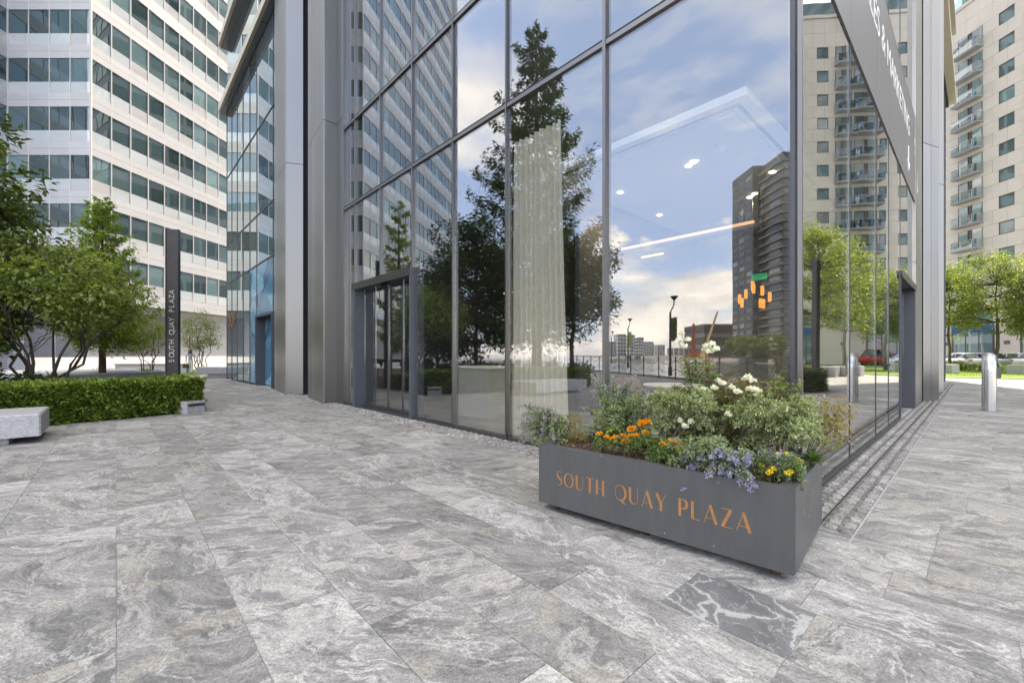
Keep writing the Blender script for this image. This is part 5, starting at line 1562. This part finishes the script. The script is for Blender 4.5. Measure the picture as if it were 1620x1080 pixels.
# ---------------------------------------------------------------- person walking away
def person(p, rz, label, ht=1.66):
    verts = dict(pel=(0, 0, .93, .125, .10), wst=(0, 0, 1.08, .115, .09), chs=(0, .01, 1.27, .15, .10), nck=(0, 0, 1.42, .06, .06), hd0=(0, -.005, 1.50, .075, .08), hd1=(0, -.01, 1.60, .08, .09),
                 hl=(.09, 0, .88, .09, .09), kl=(.085, .05, .50, .062, .062), al=(.08, -.04, .09, .042, .042), tl=(.08, .10, .03, .03, .03),
                 hr=(-.09, 0, .88, .09, .09), kr=(-.085, .10, .50, .062, .062), ar=(-.08, .18, .10, .042, .042), tr=(-.08, .30, .05, .03, .03),
                 sl=(.19, 0, 1.36, .055, .055), el=(.25, -.04, 1.09, .042, .042), wl=(.24, .05, .86, .03, .03), fl=(.24, .08, .77, .03, .02),
                 sr=(-.19, 0, 1.36, .055, .055), er=(-.25, .0, 1.09, .042, .042), wr=(-.27, .06, .86, .03, .03), fr=(-.27, .08, .77, .03, .02))
    ed = [('pel', 'wst'), ('wst', 'chs'), ('chs', 'nck'), ('nck', 'hd0'), ('hd0', 'hd1'), ('pel', 'hl'), ('hl', 'kl'), ('kl', 'al'), ('al', 'tl'), ('pel', 'hr'), ('hr', 'kr'), ('kr', 'ar'), ('ar', 'tr'),
          ('chs', 'sl'), ('sl', 'el'), ('el', 'wl'), ('wl', 'fl'), ('chs', 'sr'), ('sr', 'er'), ('er', 'wr'), ('wr', 'fr')]
    ks = list(verts)
    me = bpy.data.meshes.new('figure_frame'); me.from_pydata([verts[k][:3] for k in ks], [(ks.index(a), ks.index(c)) for a, c in ed], [])
    o = bpy.data.objects.new('figure_tmp', me); COL.objects.link(o)
    md = o.modifiers.new('s', 'SKIN'); o.modifiers.new('u', 'SUBSURF').levels = 2
    for i, k in enumerate(ks):
        sv = me.skin_vertices[0].data[i]; sv.radius = verts[k][3:5]; sv.use_root = (k == 'pel')
    bpy.context.view_layer.update()
    bm = bpy.data.meshes.new_from_object(o.evaluated_get(bpy.context.evaluated_depsgraph_get()))
    bpy.data.objects.remove(o)
    for m in (M['skin'], M['shirt'], M['trouser'], M['black']): bm.materials.append(m)
    for pl_ in bm.polygons:
        c = pl_.center; z = c.z
        side = abs(c.x) > .16
        if z > 1.41: k = 0
        elif side and z < .93 and z > .7: k = 0
        elif z > .95 or (side and z > .7): k = 1
        elif z > .09: k = 2
        else: k = 3
        pl_.material_index = k; pl_.use_smooth = True
    t = thing('person', p, label, 'person', rz=rz)
    Mx = Matrix.Translation(p) @ Matrix.Rotation(rz, 4, 'Z') @ Matrix.Scale(ht / 1.68, 4)
    place(bpy.data.objects.new('body', bm), Mx, t)
    b = MB(); V = []
    n = 12
    rings = [(.03, 1.70), (.085, 1.675), (.108, 1.61), (.115, 1.54), (.12, 1.46), (.11, 1.40)]
    for r, z in rings:
        for j in range(n):
            a = 2 * math.pi * j / n; V.append(Mx @ Vector((r * math.cos(a), r * math.sin(a) * .95 - .03, z)))
    b.add(V, [(i * n + j, i * n + (j + 1) % n, (i + 1) * n + (j + 1) % n, (i + 1) * n + j) for i in range(len(rings) - 1) for j in range(n)] + [tuple(range(n))])
    b.build('hair', M['hair'], t, True)
    return Mx
pp = G(301, 591.5)
Mx = person(pp, .25, 'person in grey top and cream trousers walking away past the small tree')
q = Mx @ Vector((-.27, .0, .56))
hbag = thing('shoulder_bag', q, 'black bag carried at the side of the walking person', 'bag')
bevel_block('bag_body', q, (.34, .13, .30), .25, M['black'], hbag, .03)
b = MB(); b.tube([q + Vector((-.11, 0, .14)), q + Vector((-.05, 0, .27)), q + Vector((.05, 0, .27)), q + Vector((.11, 0, .14))], .012, 5); b.build('handle', M['black'], hbag)

# ================================================================== THE PLANTER
PO = Vector((1.585, 2.419, 0)); eL_ = Vector((-.737, .676, 0)).normalized(); eW = Vector((.676, .737, 0)).normalized()
PLN, PDP, PZ0, PZ1 = 1.84, 1.06, .058, .545
def PP(l, w, z=0): return PO + eL_ * l + eW * w + Vector((0, 0, z))
pa = ang(eL_)
planter = thing('flower_planter', PP(.92, .53, 0), 'long grey steel planter box with copper lettering on castors in front of the glass corner', 'planter')
def pbx(nm, l0, l1, w0, w1, z0, z1, m, par=planter): 
    return box(nm, PP((l0 + l1) / 2, (w0 + w1) / 2, (z0 + z1) / 2), (l1 - l0, w1 - w0, z1 - z0), pa, m, par)
T_ = .045
pbx('front_panel', .003, PLN, 0, .02, PZ0, PZ1, M['planter']); pbx('back_panel', 0, PLN, PDP - .02, PDP, PZ0, PZ1, M['planter'])
pbx('side_panel', 0, .02, .021, PDP - .021, PZ0, PZ1 - .0015, M['planter']); pbx('side_panel', PLN - .02, PLN, .021, PDP - .021, PZ0, PZ1 - .0015, M['planter'])
for l0, l1, w0, w1 in ((.022, PLN - .022, .021, .075), (.022, PLN - .022, PDP - .075, PDP - .021), (.021, .085, .076, PDP - .076), (PLN - .085, PLN - .021, .076, PDP - .076)):
    pbx('rim', l0, l1, w0, w1, PZ1 - .016, PZ1 - .004, M['planter'])
pbx('underside', .022, PLN - .022, .022, PDP - .022, PZ0, PZ0 + .02, M['black'])
for l, w in ((.10, .10), (.10, .95), (1.72, .10), (1.72, .95), (.92, .10)):
    c = PP(l, w, .034)
    b = MB(); b.tube([c - eL_ * .02, c + eL_ * .02], .033, 14); cs = b.build('castor', M['rust'] if l != .92 else M['black'], planter)
    box('bracket', c + Vector((0, 0, .026)), (.09, .07, .012), pa, M['rust'] if l != .92 else M['black'], cs)
# mulch: uneven sheet of soil
V = []; nl, nw = 60, 34
for j in range(nw + 1):
    for i in range(nl + 1):
        V.append(PP(.08 + (PLN - .16) * i / nl, .07 + (PDP - .14) * j / nw, PZ1 - .045 + random.uniform(-.012, .016) + .03 * math.sin(math.pi * j / nw)))
b = MB(); b.add(V, [(j * (nl + 1) + i, j * (nl + 1) + i + 1, (j + 1) * (nl + 1) + i + 1, (j + 1) * (nl + 1) + i) for j in range(nw) for i in range(nl)])
b.build('mulch', M['soil'], planter)
chips = Leaves(); n = 2600
cp = np.array([PP(RNG.uniform(.09, PLN - .09), RNG.uniform(.08, PDP - .08), PZ1 - .03 + RNG.uniform(-.01, .02)) for _ in range(n)])
A_ = RNG.normal(size=(n, 3)); A_[:, 2] *= .35
chips.add(cp, A_, RNG.normal(size=(n, 3)) * .4 + np.array([0, 0, 1]), RNG.uniform(.012, .05, n), RNG.uniform(.005, .014, n), .05)
M['chip'] = leafmat('bark_chips', (.05, .028, .018), (.16, .095, .06), .0, .9, (.26, .19, .13))
tag(chips.build('bark_chips', M['chip'], planter), kind='stuff')

# lettering: thick and thin strokes, capitals drawn on a unit height
TK, TN = .17, .045
def strip(pts, w):
    """flat ribbon along pts with widths w -> quads in 2D"""
    n = len(pts); Ls, Rs = [], []
    for i in range(n):
        a, c = pts[max(i - 1, 0)], pts[min(i + 1, n - 1)]
        dx, dy = c[0] - a[0], c[1] - a[1]; l = math.hypot(dx, dy) or 1
        nx, ny = -dy / l, dx / l; h = w[i] / 2 if hasattr(w, '__len__') else w / 2
        Ls.append((pts[i][0] + nx * h, pts[i][1] + ny * h)); Rs.append((pts[i][0] - nx * h, pts[i][1] - ny * h))
    return [(Ls[i], Rs[i], Rs[i + 1], Ls[i + 1]) for i in range(n - 1)]
def arc(cx, cy_, rx, ry, a0, a1, n=22): return [(cx + rx * math.cos(math.radians(a0 + (a1 - a0) * i / n)), cy_ + ry * math.sin(math.radians(a0 + (a1 - a0) * i / n))) for i in range(n + 1)]
def oval(cx, w, tl_, tr_):
    pts = arc(cx, .5, w, .478, 90, 450, 40)
    ws = []
    for i in range(41):
        c = math.cos(math.radians(90 + 360 * i / 40)); ws.append(TN + (tl_ - TN) * max(0, -c) ** 1.3 + (tr_ - TN) * max(0, c) ** 1.3)
    return strip(pts, ws)
def glyph(ch):
    k = TK; t = TN
    if ch == 'S':
        pts = arc(.28, .745, .20, .235, 35, 250, 18)[:-1] + arc(.24, .26, .22, .24, 62, -145, 18)
        n = len(pts); ws = [t + (k - t) * math.sin(math.pi * min(1, max(0, (i / n - .22) / .56))) ** 1.2 for i in range(n)]
        return strip(pts, ws), .52
    if ch == 'O': return oval(.42, .36, k, k * .9), .84
    if ch == 'Q': return oval(.42, .38, t, k * 1.05) + strip([(.42, .14), (.62, -.06), (.82, -.16)], [.05, .15, .05]), .86
    if ch == 'U':
        pts = [(.10, 1.), (.10, .35)] + arc(.36, .30, .26, .28, 180, 360, 14) + [(.62, 1.)]
        n = len(pts); ws = [k, k] + [k + (t - k) * min(1, i / 8) for i in range(15)] + [t]
        return strip(pts, ws), .72
    if ch == 'T': return strip([(.31, 0), (.31, .975)], k) + strip([(0, .975), (.62, .975)], t), .62
    if ch == 'H': return strip([(.10, 0), (.10, 1)], k) + strip([(.58, 0), (.58, 1)], k) + strip([(.18, .44), (.50, .44)], t), .70
    if ch == 'A': return strip([(.04, 0), (.36, .96)], t) + strip([(.36, 1.), (.70, 0)], k) + strip([(.14, .28), (.56, .28)], t * .9), .78
    if ch == 'Y': return strip([(.06, 1.), (.34, .42)], k) + strip([(.62, 1.), (.36, .44)], t) + strip([(.345, .46), (.345, 0)], k), .66
    if ch == 'P':
        pts = [(.16, .975)] + arc(.26, .71, .26, .265, 90, -90, 16) + [(.16, .445)]
        n = len(pts); ws = [t + (k - t) * math.sin(math.pi * i / (n - 1)) ** 1.2 for i in range(n)]
        return strip([(.10, 0), (.10, 1)], k) + strip(pts, ws), .58
    if ch == 'L': return strip([(.10, 0), (.10, 1)], k) + strip([(.18, .022), (.54, .022)], t), .56
    if ch == 'Z': return strip([(.02, .978), (.56, .978)], t) + strip([(.52, .96), (.08, .04)], k) + strip([(.02, .022), (.60, .022)], t), .62
    return [], .42
def lay(text, fn, m, total, cap, gap=.16):
    adv = sum(glyph(c)[1] + gap for c in text) - gap
    sx = total / adv
    x = 0
    for c in text:
        g_, w = glyph(c)
        if g_:
            b = MB()
            for q_i, q in enumerate(g_):
                V = [fn((x + px_) * sx, py_ * cap, (.0012 + .00012 * (q_i % 3))) for px_, py_ in q]
                b.add(V, [(0, 1, 2, 3)])
            o = b.build('letter', m, planter)
        x += w + gap
lay('SOUTH QUAY PLAZA', lambda x, y, o: PP(1.655 - x, -o, .236 + y), M['copper'], 1.44, .116)
lay('SQP', lambda x, y, o: PP(-o, .24 + x, .27 + y), M['copperf'], .42, .14)
for k in range(5):                                            # chipped paint
    b = MB(); l, z = random.uniform(.05, 1.8), random.choice([random.uniform(.08, .2), .535])
    s_ = random.uniform(.002, .005); b.add([PP(l, -.0008, z), PP(l + s_, -.0008, z + s_ * .4), PP(l + s_ * .6, -.0008, z + s_ * 1.5), PP(l - s_ * .3, -.0008, z + s_)], [(0, 1, 2, 3)])
    b.build('paint_chip', M['white'], planter)

# ---------------------------------------------------------------- plants in the planter
def pq(px, py, w):                                             # a point seen at (px, py) standing w behind the planter front
    o = PP(0, w); k = (px - CX) / F
    t = (k * o.y - o.x) / (eL_.x - k * eL_.y)
    q = o + eL_ * t
    return Vector((q.x, q.y, H + (HZ - py) / F * q.y))
def soilz(p): return Vector((p.x, p.y, PZ1 - .05))
M['catleaf'] = leafmat('catmint_leaf', (.17, .23, .12), (.35, .42, .25), .32, .7)
M['catflower'] = leafmat('catmint_flower', (.26, .24, .46), (.42, .39, .66), .3, .7, (.58, .55, .80))
M['catdry'] = leafmat('dry_catmint_flower', (.28, .24, .40), (.46, .40, .52), .3, .8, (.58, .50, .50))
M['hebe'] = leafmat('hebe_leaf', (.21, .26, .13), (.39, .45, .25), .3, .5, (.60, .63, .46))
M['hebedull'] = leafmat('dull_hebe_leaf', (.11, .11, .06), (.24, .26, .12), .25, .6, (.40, .40, .25))
M['roseleaf'] = leafmat('rose_leaf', (.11, .17, .055), (.25, .33, .11), .34, .35, (.38, .43, .16))
M['petalw'] = leafmat('white_petal', (.74, .72, .66), (.86, .85, .82), .3, .5)
M['marig'] = leafmat('marigold_petal', (.72, .22, .01), (.88, .40, .02), .25, .6, (.92, .55, .05))
M['marleaf'] = leafmat('marigold_leaf', (.08, .14, .045), (.19, .27, .09), .3, .6)
M['yel'] = leafmat('yellow_petal', (.80, .55, .01), (.90, .70, .03), .3, .5)
M['lime'] = leafmat('lime_leaf', (.17, .25, .045), (.34, .42, .09), .35, .4)
M['autumn'] = leafmat('autumn_leaf', (.24, .23, .08), (.40, .35, .16), .4, .5, (.46, .29, .21))
M['stem'] = P('green_stem', (.10, .12, .045), .6)
M['stemr'] = P('reddish_stem', (.16, .09, .055), .6)
M['flowc'] = P('flower_centre', (.45, .22, .02), .8)
def plant(name, p, label): return thing(name, soilz(p), label, 'plant')
def spike(par, p0, p1, n, m, start=.45, wr=.018, size=.013):
    """flower spike: whorls of tiny two-lipped flowers on the upper stem"""
    lv = Leaves(); t = RNG.uniform(start, 1.0, n); t = np.round(t * 9) / 9 + RNG.normal(size=n) * .012
    c = np.array(p0)[None, :] + (np.array(p1) - np.array(p0))[None, :] * t[:, None]
    c += RNG.normal(size=(n, 3)) * wr * (1.3 - t)[:, None]
    lv.add(c, rdirs(n) + np.array([0, 0, .3]), rdirs(n), RNG.uniform(.7, 1.3, n) * size, RNG.uniform(.7, 1.2, n) * size * .8, .1)
    return lv.build('flower_spike', m, par)
def catmint(label, roots, tips, m_f, nleaf=1400, lsz=.03, spikes=None, body=None):
    """roots: base point; tips: ends of the flowering stems; body: (centre, radius) clumps of leaves"""
    t = plant('catmint_plant', roots, label); b = MB(); lv = Leaves()
    r0 = soilz(roots)
    for tp in tips:
        st = r0 + Vector((random.uniform(-.08, .08), random.uniform(-.08, .08), 0))
        mid = st.lerp(tp, .55) + Vector((0, 0, max(.05, (tp - st).length * .22)))
        pts = [st, st.lerp(mid, .6) + Vector((0, 0, .02)), mid, mid.lerp(tp, .55) + Vector((0, 0, .015)), tp]
        b.tube(pts, [.003, .0026, .0022, .0018, .001], 4)
        n = 34
        f = RNG.uniform(.15, .8, n)
        for ff in f:
            i = min(3, int(ff * 4)); q = pts[i].lerp(pts[i + 1], ff * 4 - i)
            lv.add(np.array([q]) + RNG.normal(size=(3, 3)) * .012, rdirs(3) + np.array([0, 0, .2]), rdirs(3) * .5 + np.array([0, 0, 1]), RNG.uniform(.6, 1.1, 3) * lsz, lsz * .55)
        spike(t, mid.lerp(tp, .05), tp, 120, m_f, .0, .014)
    for c, r, n in (body or []): clump(lv, c, r, n, lsz, lsz * .6, .7)
    b.build('stems', M['stem'], t); lv.build('foliage', M['catleaf'], t)
rp = random.Random(11)
def rnd(a, c): return rp.uniform(a, c)
# left end, spilling over the edge
catmint('pale catmint spilling over the left end of the planter', pq(880, 690, .45),
        [pq(rnd(812, 880), rnd(640, 705), rnd(.1, .6)) for _ in range(38)], M['catdry'], body=[(pq(rnd(850, 900), rnd(660, 700), rnd(.2, .6)), .06, 110) for _ in range(24)])
catmint('tall catmint with lilac spikes at the back left of the planter', pq(975, 690, .72),
        [pq(rnd(915, 1030), rnd(592, 650), rnd(.55, .95)) for _ in range(30)], M['catdry'], body=[(pq(rnd(925, 1025), rnd(632, 690), rnd(.4, .9)), .07, 130) for _ in range(36)])
catmint('violet catmint tumbling over the front edge of the planter', pq(1150, 712, .2),
        [pq(rnd(1072, 1200), rnd(712, 778), rnd(-.10, .10)) for _ in range(40)], M['catflower'], body=[(pq(rnd(1065, 1180), rnd(698, 735), rnd(.04, .20)), .055, 120) for _ in range(28)])
catmint('small violet catmint between the yellow flowers at the right front corner', pq(1240, 735, .2),
        [pq(rnd(1195, 1268), rnd(714, 752), rnd(.16, .34)) for _ in range(12)], M['catflower'], body=[(pq(rnd(1205, 1260), rnd(728, 748), rnd(.18, .32)), .03, 40) for _ in range(8)])
# hebe mounds
def hebe(label, pts, mat_, L=.02, W=.012):
    p0 = pts[0][0]
    t = plant('hebe_shrub', p0, label); lv = Leaves(); b = MB()
    for c, r, n in pts:
        b.tube([soilz(p0), soilz(p0).lerp(c, .5) + Vector((0, 0, .03)), c], [.006, .004, .002], 4)
        # little rosettes at the shoot tips
        k = max(4, n // 14)
        dd = rdirs(k); dd[:, 2] = np.abs(dd[:, 2]) * 1.1 - .25
        cs = np.array(c) + norm(dd) * (r * RNG.uniform(.45, 1., k))[:, None]
        for j in range(14):
            A = norm(dd) * .7 + rdirs(k) * .9; A[:, 2] += .25
            lv.add(cs + RNG.normal(size=(k, 3)) * .006, A, rdirs(k) * .4 + np.array([0, 0, 1]), RNG.uniform(.7, 1.25, k) * L, RNG.uniform(.8, 1.2, k) * W, .1)
    b.build('stems', M['bark'], t); lv.build('foliage', M[mat_], t)
hebe('grey green mounded shrub in the middle of the planter', [(pq(rnd(1035, 1130), rnd(622, 712), rnd(.32, .78)), rnd(.06, .10), 520) for _ in range(42)], 'hebe')
hebe('pale variegated mounded shrub at the right of the planter', [(pq(rnd(1155, 1288), rnd(636, 712), rnd(.30, .8)), rnd(.06, .10), 560) for _ in range(44)], 'hebe')
hebe('brownish seeding tuft in front of the catmint at the left end', [(pq(rnd(870, 925), rnd(655, 700), rnd(.2, .5)), rnd(.05, .08), 300) for _ in range(12)], 'autumn', .018, .006)
hebe('dull olive shrub behind the roses', [(pq(rnd(1065, 1235), rnd(615, 660), rnd(.7, .95)), rnd(.06, .10), 320) for _ in range(30)], 'hebedull')
# roses
def bloom(par, c, r, m, name='bloom'):
    """loose cupped flower: petals wrapped round a small dome"""
    lv = Leaves(); n = 34
    d = rdirs(n); d[:, 2] = np.abs(d[:, 2]) * .9 - .1; d = norm(d)
    T = norm(np.cross(d, rdirs(n))) * .55 + d * .35
    T[:, 2] += .3
    lv.add(np.array(c) + d * r * RNG.uniform(.25, .8, n)[:, None] - norm(T) * r * .35, T, d + RNG.normal(size=(n, 3)) * .25, r * RNG.uniform(.7, 1.0, n), r * RNG.uniform(.7, 1.0, n), -.1)
    return lv.build(name, m, par)
rose = plant('rose_bush', pq(1130, 690, .6), 'tall white rose bush rising from the middle of the planter')
b = MB(); lv = Leaves()
heads = [(1079, 528, .62), (1074, 540, .6), (1088, 538, .62), (1082, 549, .6), (1118, 548, .6), (1127, 545, .62), (1132, 553, .6), (1122, 557, .6), (1116, 553, .62), (1184, 597, .6), (1177, 600, .62), (1190, 603, .6), (1194, 617, .5), (1186, 616, .52), (1201, 620, .5), (1198, 626, .5), (1158, 613, .5), (1167, 621, .5), (1136, 602, .6), (1143, 607, .58), (1112, 616, .5), (1130, 614, .5), (1122, 625, .5), (1118, 632, .48), (1076, 666, .35), (1094, 668, .35), (1084, 675, .33), (1152, 656, .4)]
r0 = soilz(pq(1130, 690, .6))
jun = [pq(1092, 600, .6), pq(1118, 605, .6), pq(1160, 640, .55), pq(1185, 640, .55), pq(1115, 650, .5), pq(1085, 690, .4), pq(1215, 620, .6), pq(1228, 600, .65)]
for j in jun:
    b.tube([r0, r0.lerp(j, .5) + Vector((rnd(-.03, .03), rnd(-.03, .03), .03)), j], [.007, .005, .004], 6)
for px_, py_, w in heads:
    c = pq(px_, py_, w)
    j = min(jun, key=lambda q: (q - c).length)
    b.tube([j.lerp(r0, .06), j, j.lerp(c, .6) + Vector((0, 0, .01)), c], [.004, .004, .003, .002], 5)
    bloom(rose, c, rnd(.026, .036), M['petalw'])
for j in jun:
    for q_ in range(26):
        f = rnd(.25, 1.15); c = r0.lerp(j, f) + Vector((rnd(-.06, .06), rnd(-.06, .06), rnd(-.03, .05)))
        a = rnd(0, 6.28); A = np.array([[math.cos(a), math.sin(a), -.1]])
        for s_, o_ in ((0, .0), (-.8, -.012), (.8, -.012), (-.7, -.03), (.7, -.03)):
            Aa = np.array([[math.cos(a + s_), math.sin(a + s_), -.1]])
            lv.add(np.array([c]) + A * o_, Aa, np.array([[rnd(-.3, .3), rnd(-.3, .3), 1]]), rnd(.026, .04), rnd(.017, .024))
for j in jun[:2]:
    top = j + Vector((0, 0, .16))
    for q_ in range(120):
        c = j.lerp(top, rnd(-1.1, 1.1)) + Vector((rnd(-.075, .075), rnd(-.06, .06), 0))
        a = rnd(0, 6.28)
        for s_ in (0, -.8, .8):
            lv.add(np.array([c]), np.array([[math.cos(a + s_), math.sin(a + s_), -.15]]), np.array([[0, 0, 1.]]) + RNG.normal(size=(1, 3)) * .3, rnd(.026, .04), rnd(.016, .022))
b.build('stems', M['stemr'], rose); lv.build('foliage', M['roseleaf'], rose)
# marigolds
def marigold(label, heads, leafpts):
    t = plant('marigold_plant', heads[0], label); lv = Leaves(); b = MB()
    for c in heads:
        r = rnd(.023, .030)
        fl = Leaves(); n = 46; d = rdirs(n); d[:, 2] = np.abs(d[:, 2]) * .8
        fl.add(np.array(c) + d * r * RNG.uniform(.25, .75, n)[:, None], d + RNG.normal(size=(n, 3)) * .5, rdirs(n) + np.array([0, 0, .8]), RNG.uniform(.7, 1.2, n) * r * .75, r * .7, -.1)
        fl.build('flower_head', M['marig'], t)
        b = MB(); b.tube([soilz(c), c - Vector((0, 0, .004))], [.0025, .002], 4); b.build('stem', M['stem'], t)
    for c in leafpts: clump(lv, c, .045, 42, .03, .014, .8)
    lv.build('foliage', M['marleaf'], t)
marigold('orange marigolds along the left front edge of the planter', [pq(a, c, w) for a, c, w in ((948, 687, .22), (960, 692, .2), (971, 695, .18), (975, 692, .2), (986, 690, .2), (990, 697, .16), (996, 691, .2), (997, 680, .25), (1001, 677, .25), (1006, 691, .2), (988, 701, .15), (994, 700, .15))],
         [pq(rnd(938, 1012), rnd(696, 706), rnd(.12, .25)) for _ in range(14)])
marigold('orange marigolds higher up beside the grey green shrub', [pq(a, c, w) for a, c, w in ((1016, 672, .35), (1024, 668, .35), (1022, 685, .3), (1014, 668, .36))], [pq(rnd(1010, 1035), rnd(680, 702), rnd(.22, .34)) for _ in range(9)])
marigold('orange marigolds in front of the middle shrub', [pq(a, c, w) for a, c, w in ((1049, 703, .2), (1064, 699, .22), (1068, 702, .2), (1074, 711, .15), (1080, 709, .15), (1078, 714, .14))], [pq(rnd(1030, 1090), rnd(708, 722), rnd(.08, .2)) for _ in range(14)])
marigold('faded orange flowers on top of the middle shrub', [pq(a, c, w) for a, c, w in ((1043, 622, .75), (1046, 626, .74), (1058, 625, .78))], [pq(1046, 632, .75)])
# broad lime leaves
lime = plant('broad_leaf_plant', pq(970, 690, .4), 'lime green broad leaved plant behind the marigolds')
c0 = pq(970, 680, .38); stp = soilz(c0)
b = MB(); b.tube([stp, c0], [.006, .004], 5)
whorls = [(c0, 7, .085), (pq(980, 612, .75), 6, .055), (pq(992, 616, .75), 6, .055), (pq(944, 650, .6), 7, .06), (pq(902, 655, .45), 6, .035), (pq(1012, 652, .6), 6, .05)]
for w_, (c, k, L_) in enumerate(whorls):
    if w_: b.tube([soilz(c), c], [.004, .003], 4)
    for i in range(k):
        a = i * 6.283 / k + w_ + rnd(-.3, .3)
        lf = MB(); n = 6; rows_ = []
        upz = rnd(.25, .8)
        for j in range(n + 1):
            f = j / n; wd_ = math.sin(math.pi * f ** .8) * .21 * L_ * 1.3
            q = c + Vector((math.cos(a), math.sin(a), 0)) * (L_ * f) + Vector((0, 0, L_ * (upz * f - .75 * f * f)))
            sd_ = Vector((-math.sin(a), math.cos(a), 0))
            rows_ += [q + sd_ * wd_ + Vector((0, 0, wd_ * .35)), q, q - sd_ * wd_ + Vector((0, 0, wd_ * .35))]
        lf.add(rows_, [(j * 3 + s, j * 3 + s + 1, (j + 1) * 3 + s + 1, (j + 1) * 3 + s) for j in range(n) for s in range(2)])
        lf.build('leaf', M['lime'], lime, True)
b.build('stems', M['stem'], lime)
# yellow daisies
yel = plant('yellow_daisy_plant', pq(1220, 740, .2), 'yellow daisies at the right front corner of the planter')
lv = Leaves(); b = MB()
for px_, py_, w in ((1172, 721, .25), (1205, 736, .18), (1219, 745, .13), (1215, 748, .13), (1246, 748, .12), (1251, 745, .13), (1240, 729, .2), (1265, 730, .22), (1262, 726, .22), (1232, 718, .26), (1216, 726, .22), (1247, 718, .28), (1242, 733, .2), (1225, 741, .15)):
    c = pq(px_, py_, w); d = MB()
    fl = Leaves(); k = 8; a = np.arange(k) / k * 6.283
    tilt = np.array([-.35, -.7, .0])
    A = np.stack([np.cos(a), np.sin(a) * .8, np.sin(a) * .55 + .1], 1)
    fl.add(np.tile(np.array(c), (k, 1)), A, np.tile(np.array([-.2, -.8, 1.]), (k, 1)), rnd(.019, .026), .013, .05)
    h_ = fl.build('flower_head', M['yel'], yel)
    d.lathe([(.001, -.002), (.005, 0), (.004, .004)], c + Vector((-.001, -.003, .001)), 8); d.build('flower_centre', M['flowc'], h_)
    b.tube([soilz(c), c], .0018, 4)
for _ in range(26): clump(lv, pq(rnd(1165, 1270), rnd(722, 755), rnd(.1, .28)), .035, 46, .022, .006, .8)
b.build('stems', M['stem'], yel); lv.build('foliage', M['marleaf'], yel)
# spindly autumn plant leaning out at the back right
spn = plant('spindly_shrub', pq(1296, 718, .9), 'spindly shrub with yellow and pinkish leaves leaning over the right back corner')
b = MB(); lv = Leaves(); r0 = soilz(PP(.1, .92))
for px_, py_, w in ((1318, 642, .95), (1300, 640, .9), (1336, 662, .95), (1332, 640, .98), (1345, 655, .98), (1322, 672, .9), (1300, 660, .85), (1340, 690, .9), (1310, 690, .85)):
    c = pq(px_, py_, w); b.tube([r0, r0.lerp(c, .5) + Vector((.02, 0, .05)), c], [.004, .003, .0015], 5)
    for f in (.7, .85, 1.): clump(lv, r0.lerp(c, f) + Vector((0, 0, .02)), .05, 26, .028, .02, .8)
b.build('stems', M['stem'], spn); lv.build('foliage', M['autumn'], spn)
# spiky dark rosette
sp = plant('spiky_plant', pq(1290, 715, .8), 'dark green spiky rosette at the right back corner of the planter')
lv = Leaves(); c = np.array(pq(1288, 722, .78)); n = 70
for cc in (c, c + np.array([-.05, -.06, .01])):
    a = RNG.uniform(0, 6.283, n); e = RNG.uniform(.1, 1.2, n)
    A = np.stack([np.cos(a) * np.cos(e), np.sin(a) * np.cos(e), np.sin(e)], 1)
    lv.add(np.tile(cc, (n, 1)) - np.array([0, 0, .03]), A, np.tile(np.array([0, 0, 1.]), (n, 1)) + RNG.normal(size=(n, 3)) * .2, RNG.uniform(.07, .11, n), .013, .2)
lv.build('foliage', M['marleaf'], sp)
# rose shoots at the back
sh = plant('rose_bush', pq(1235, 660, .75), 'bare topped rose shoot with small leaves behind the right shrub')
b = MB(); lv = Leaves(); r0 = soilz(pq(1230, 690, .75))
for px_, py_ in ((1229, 592), (1240, 606), (1258, 610), (1225, 612), (1264, 604)):
    c = pq(px_, py_, .75); b.tube([r0, r0.lerp(c, .6), c], [.005, .003, .0015], 5)
    for f in np.linspace(.55, 1., 9): clump(lv, r0.lerp(c, f), .022, 7, .028, .016)
b.build('stems', M['stemr'], sh); lv.build('foliage', M['roseleaf'], sh)
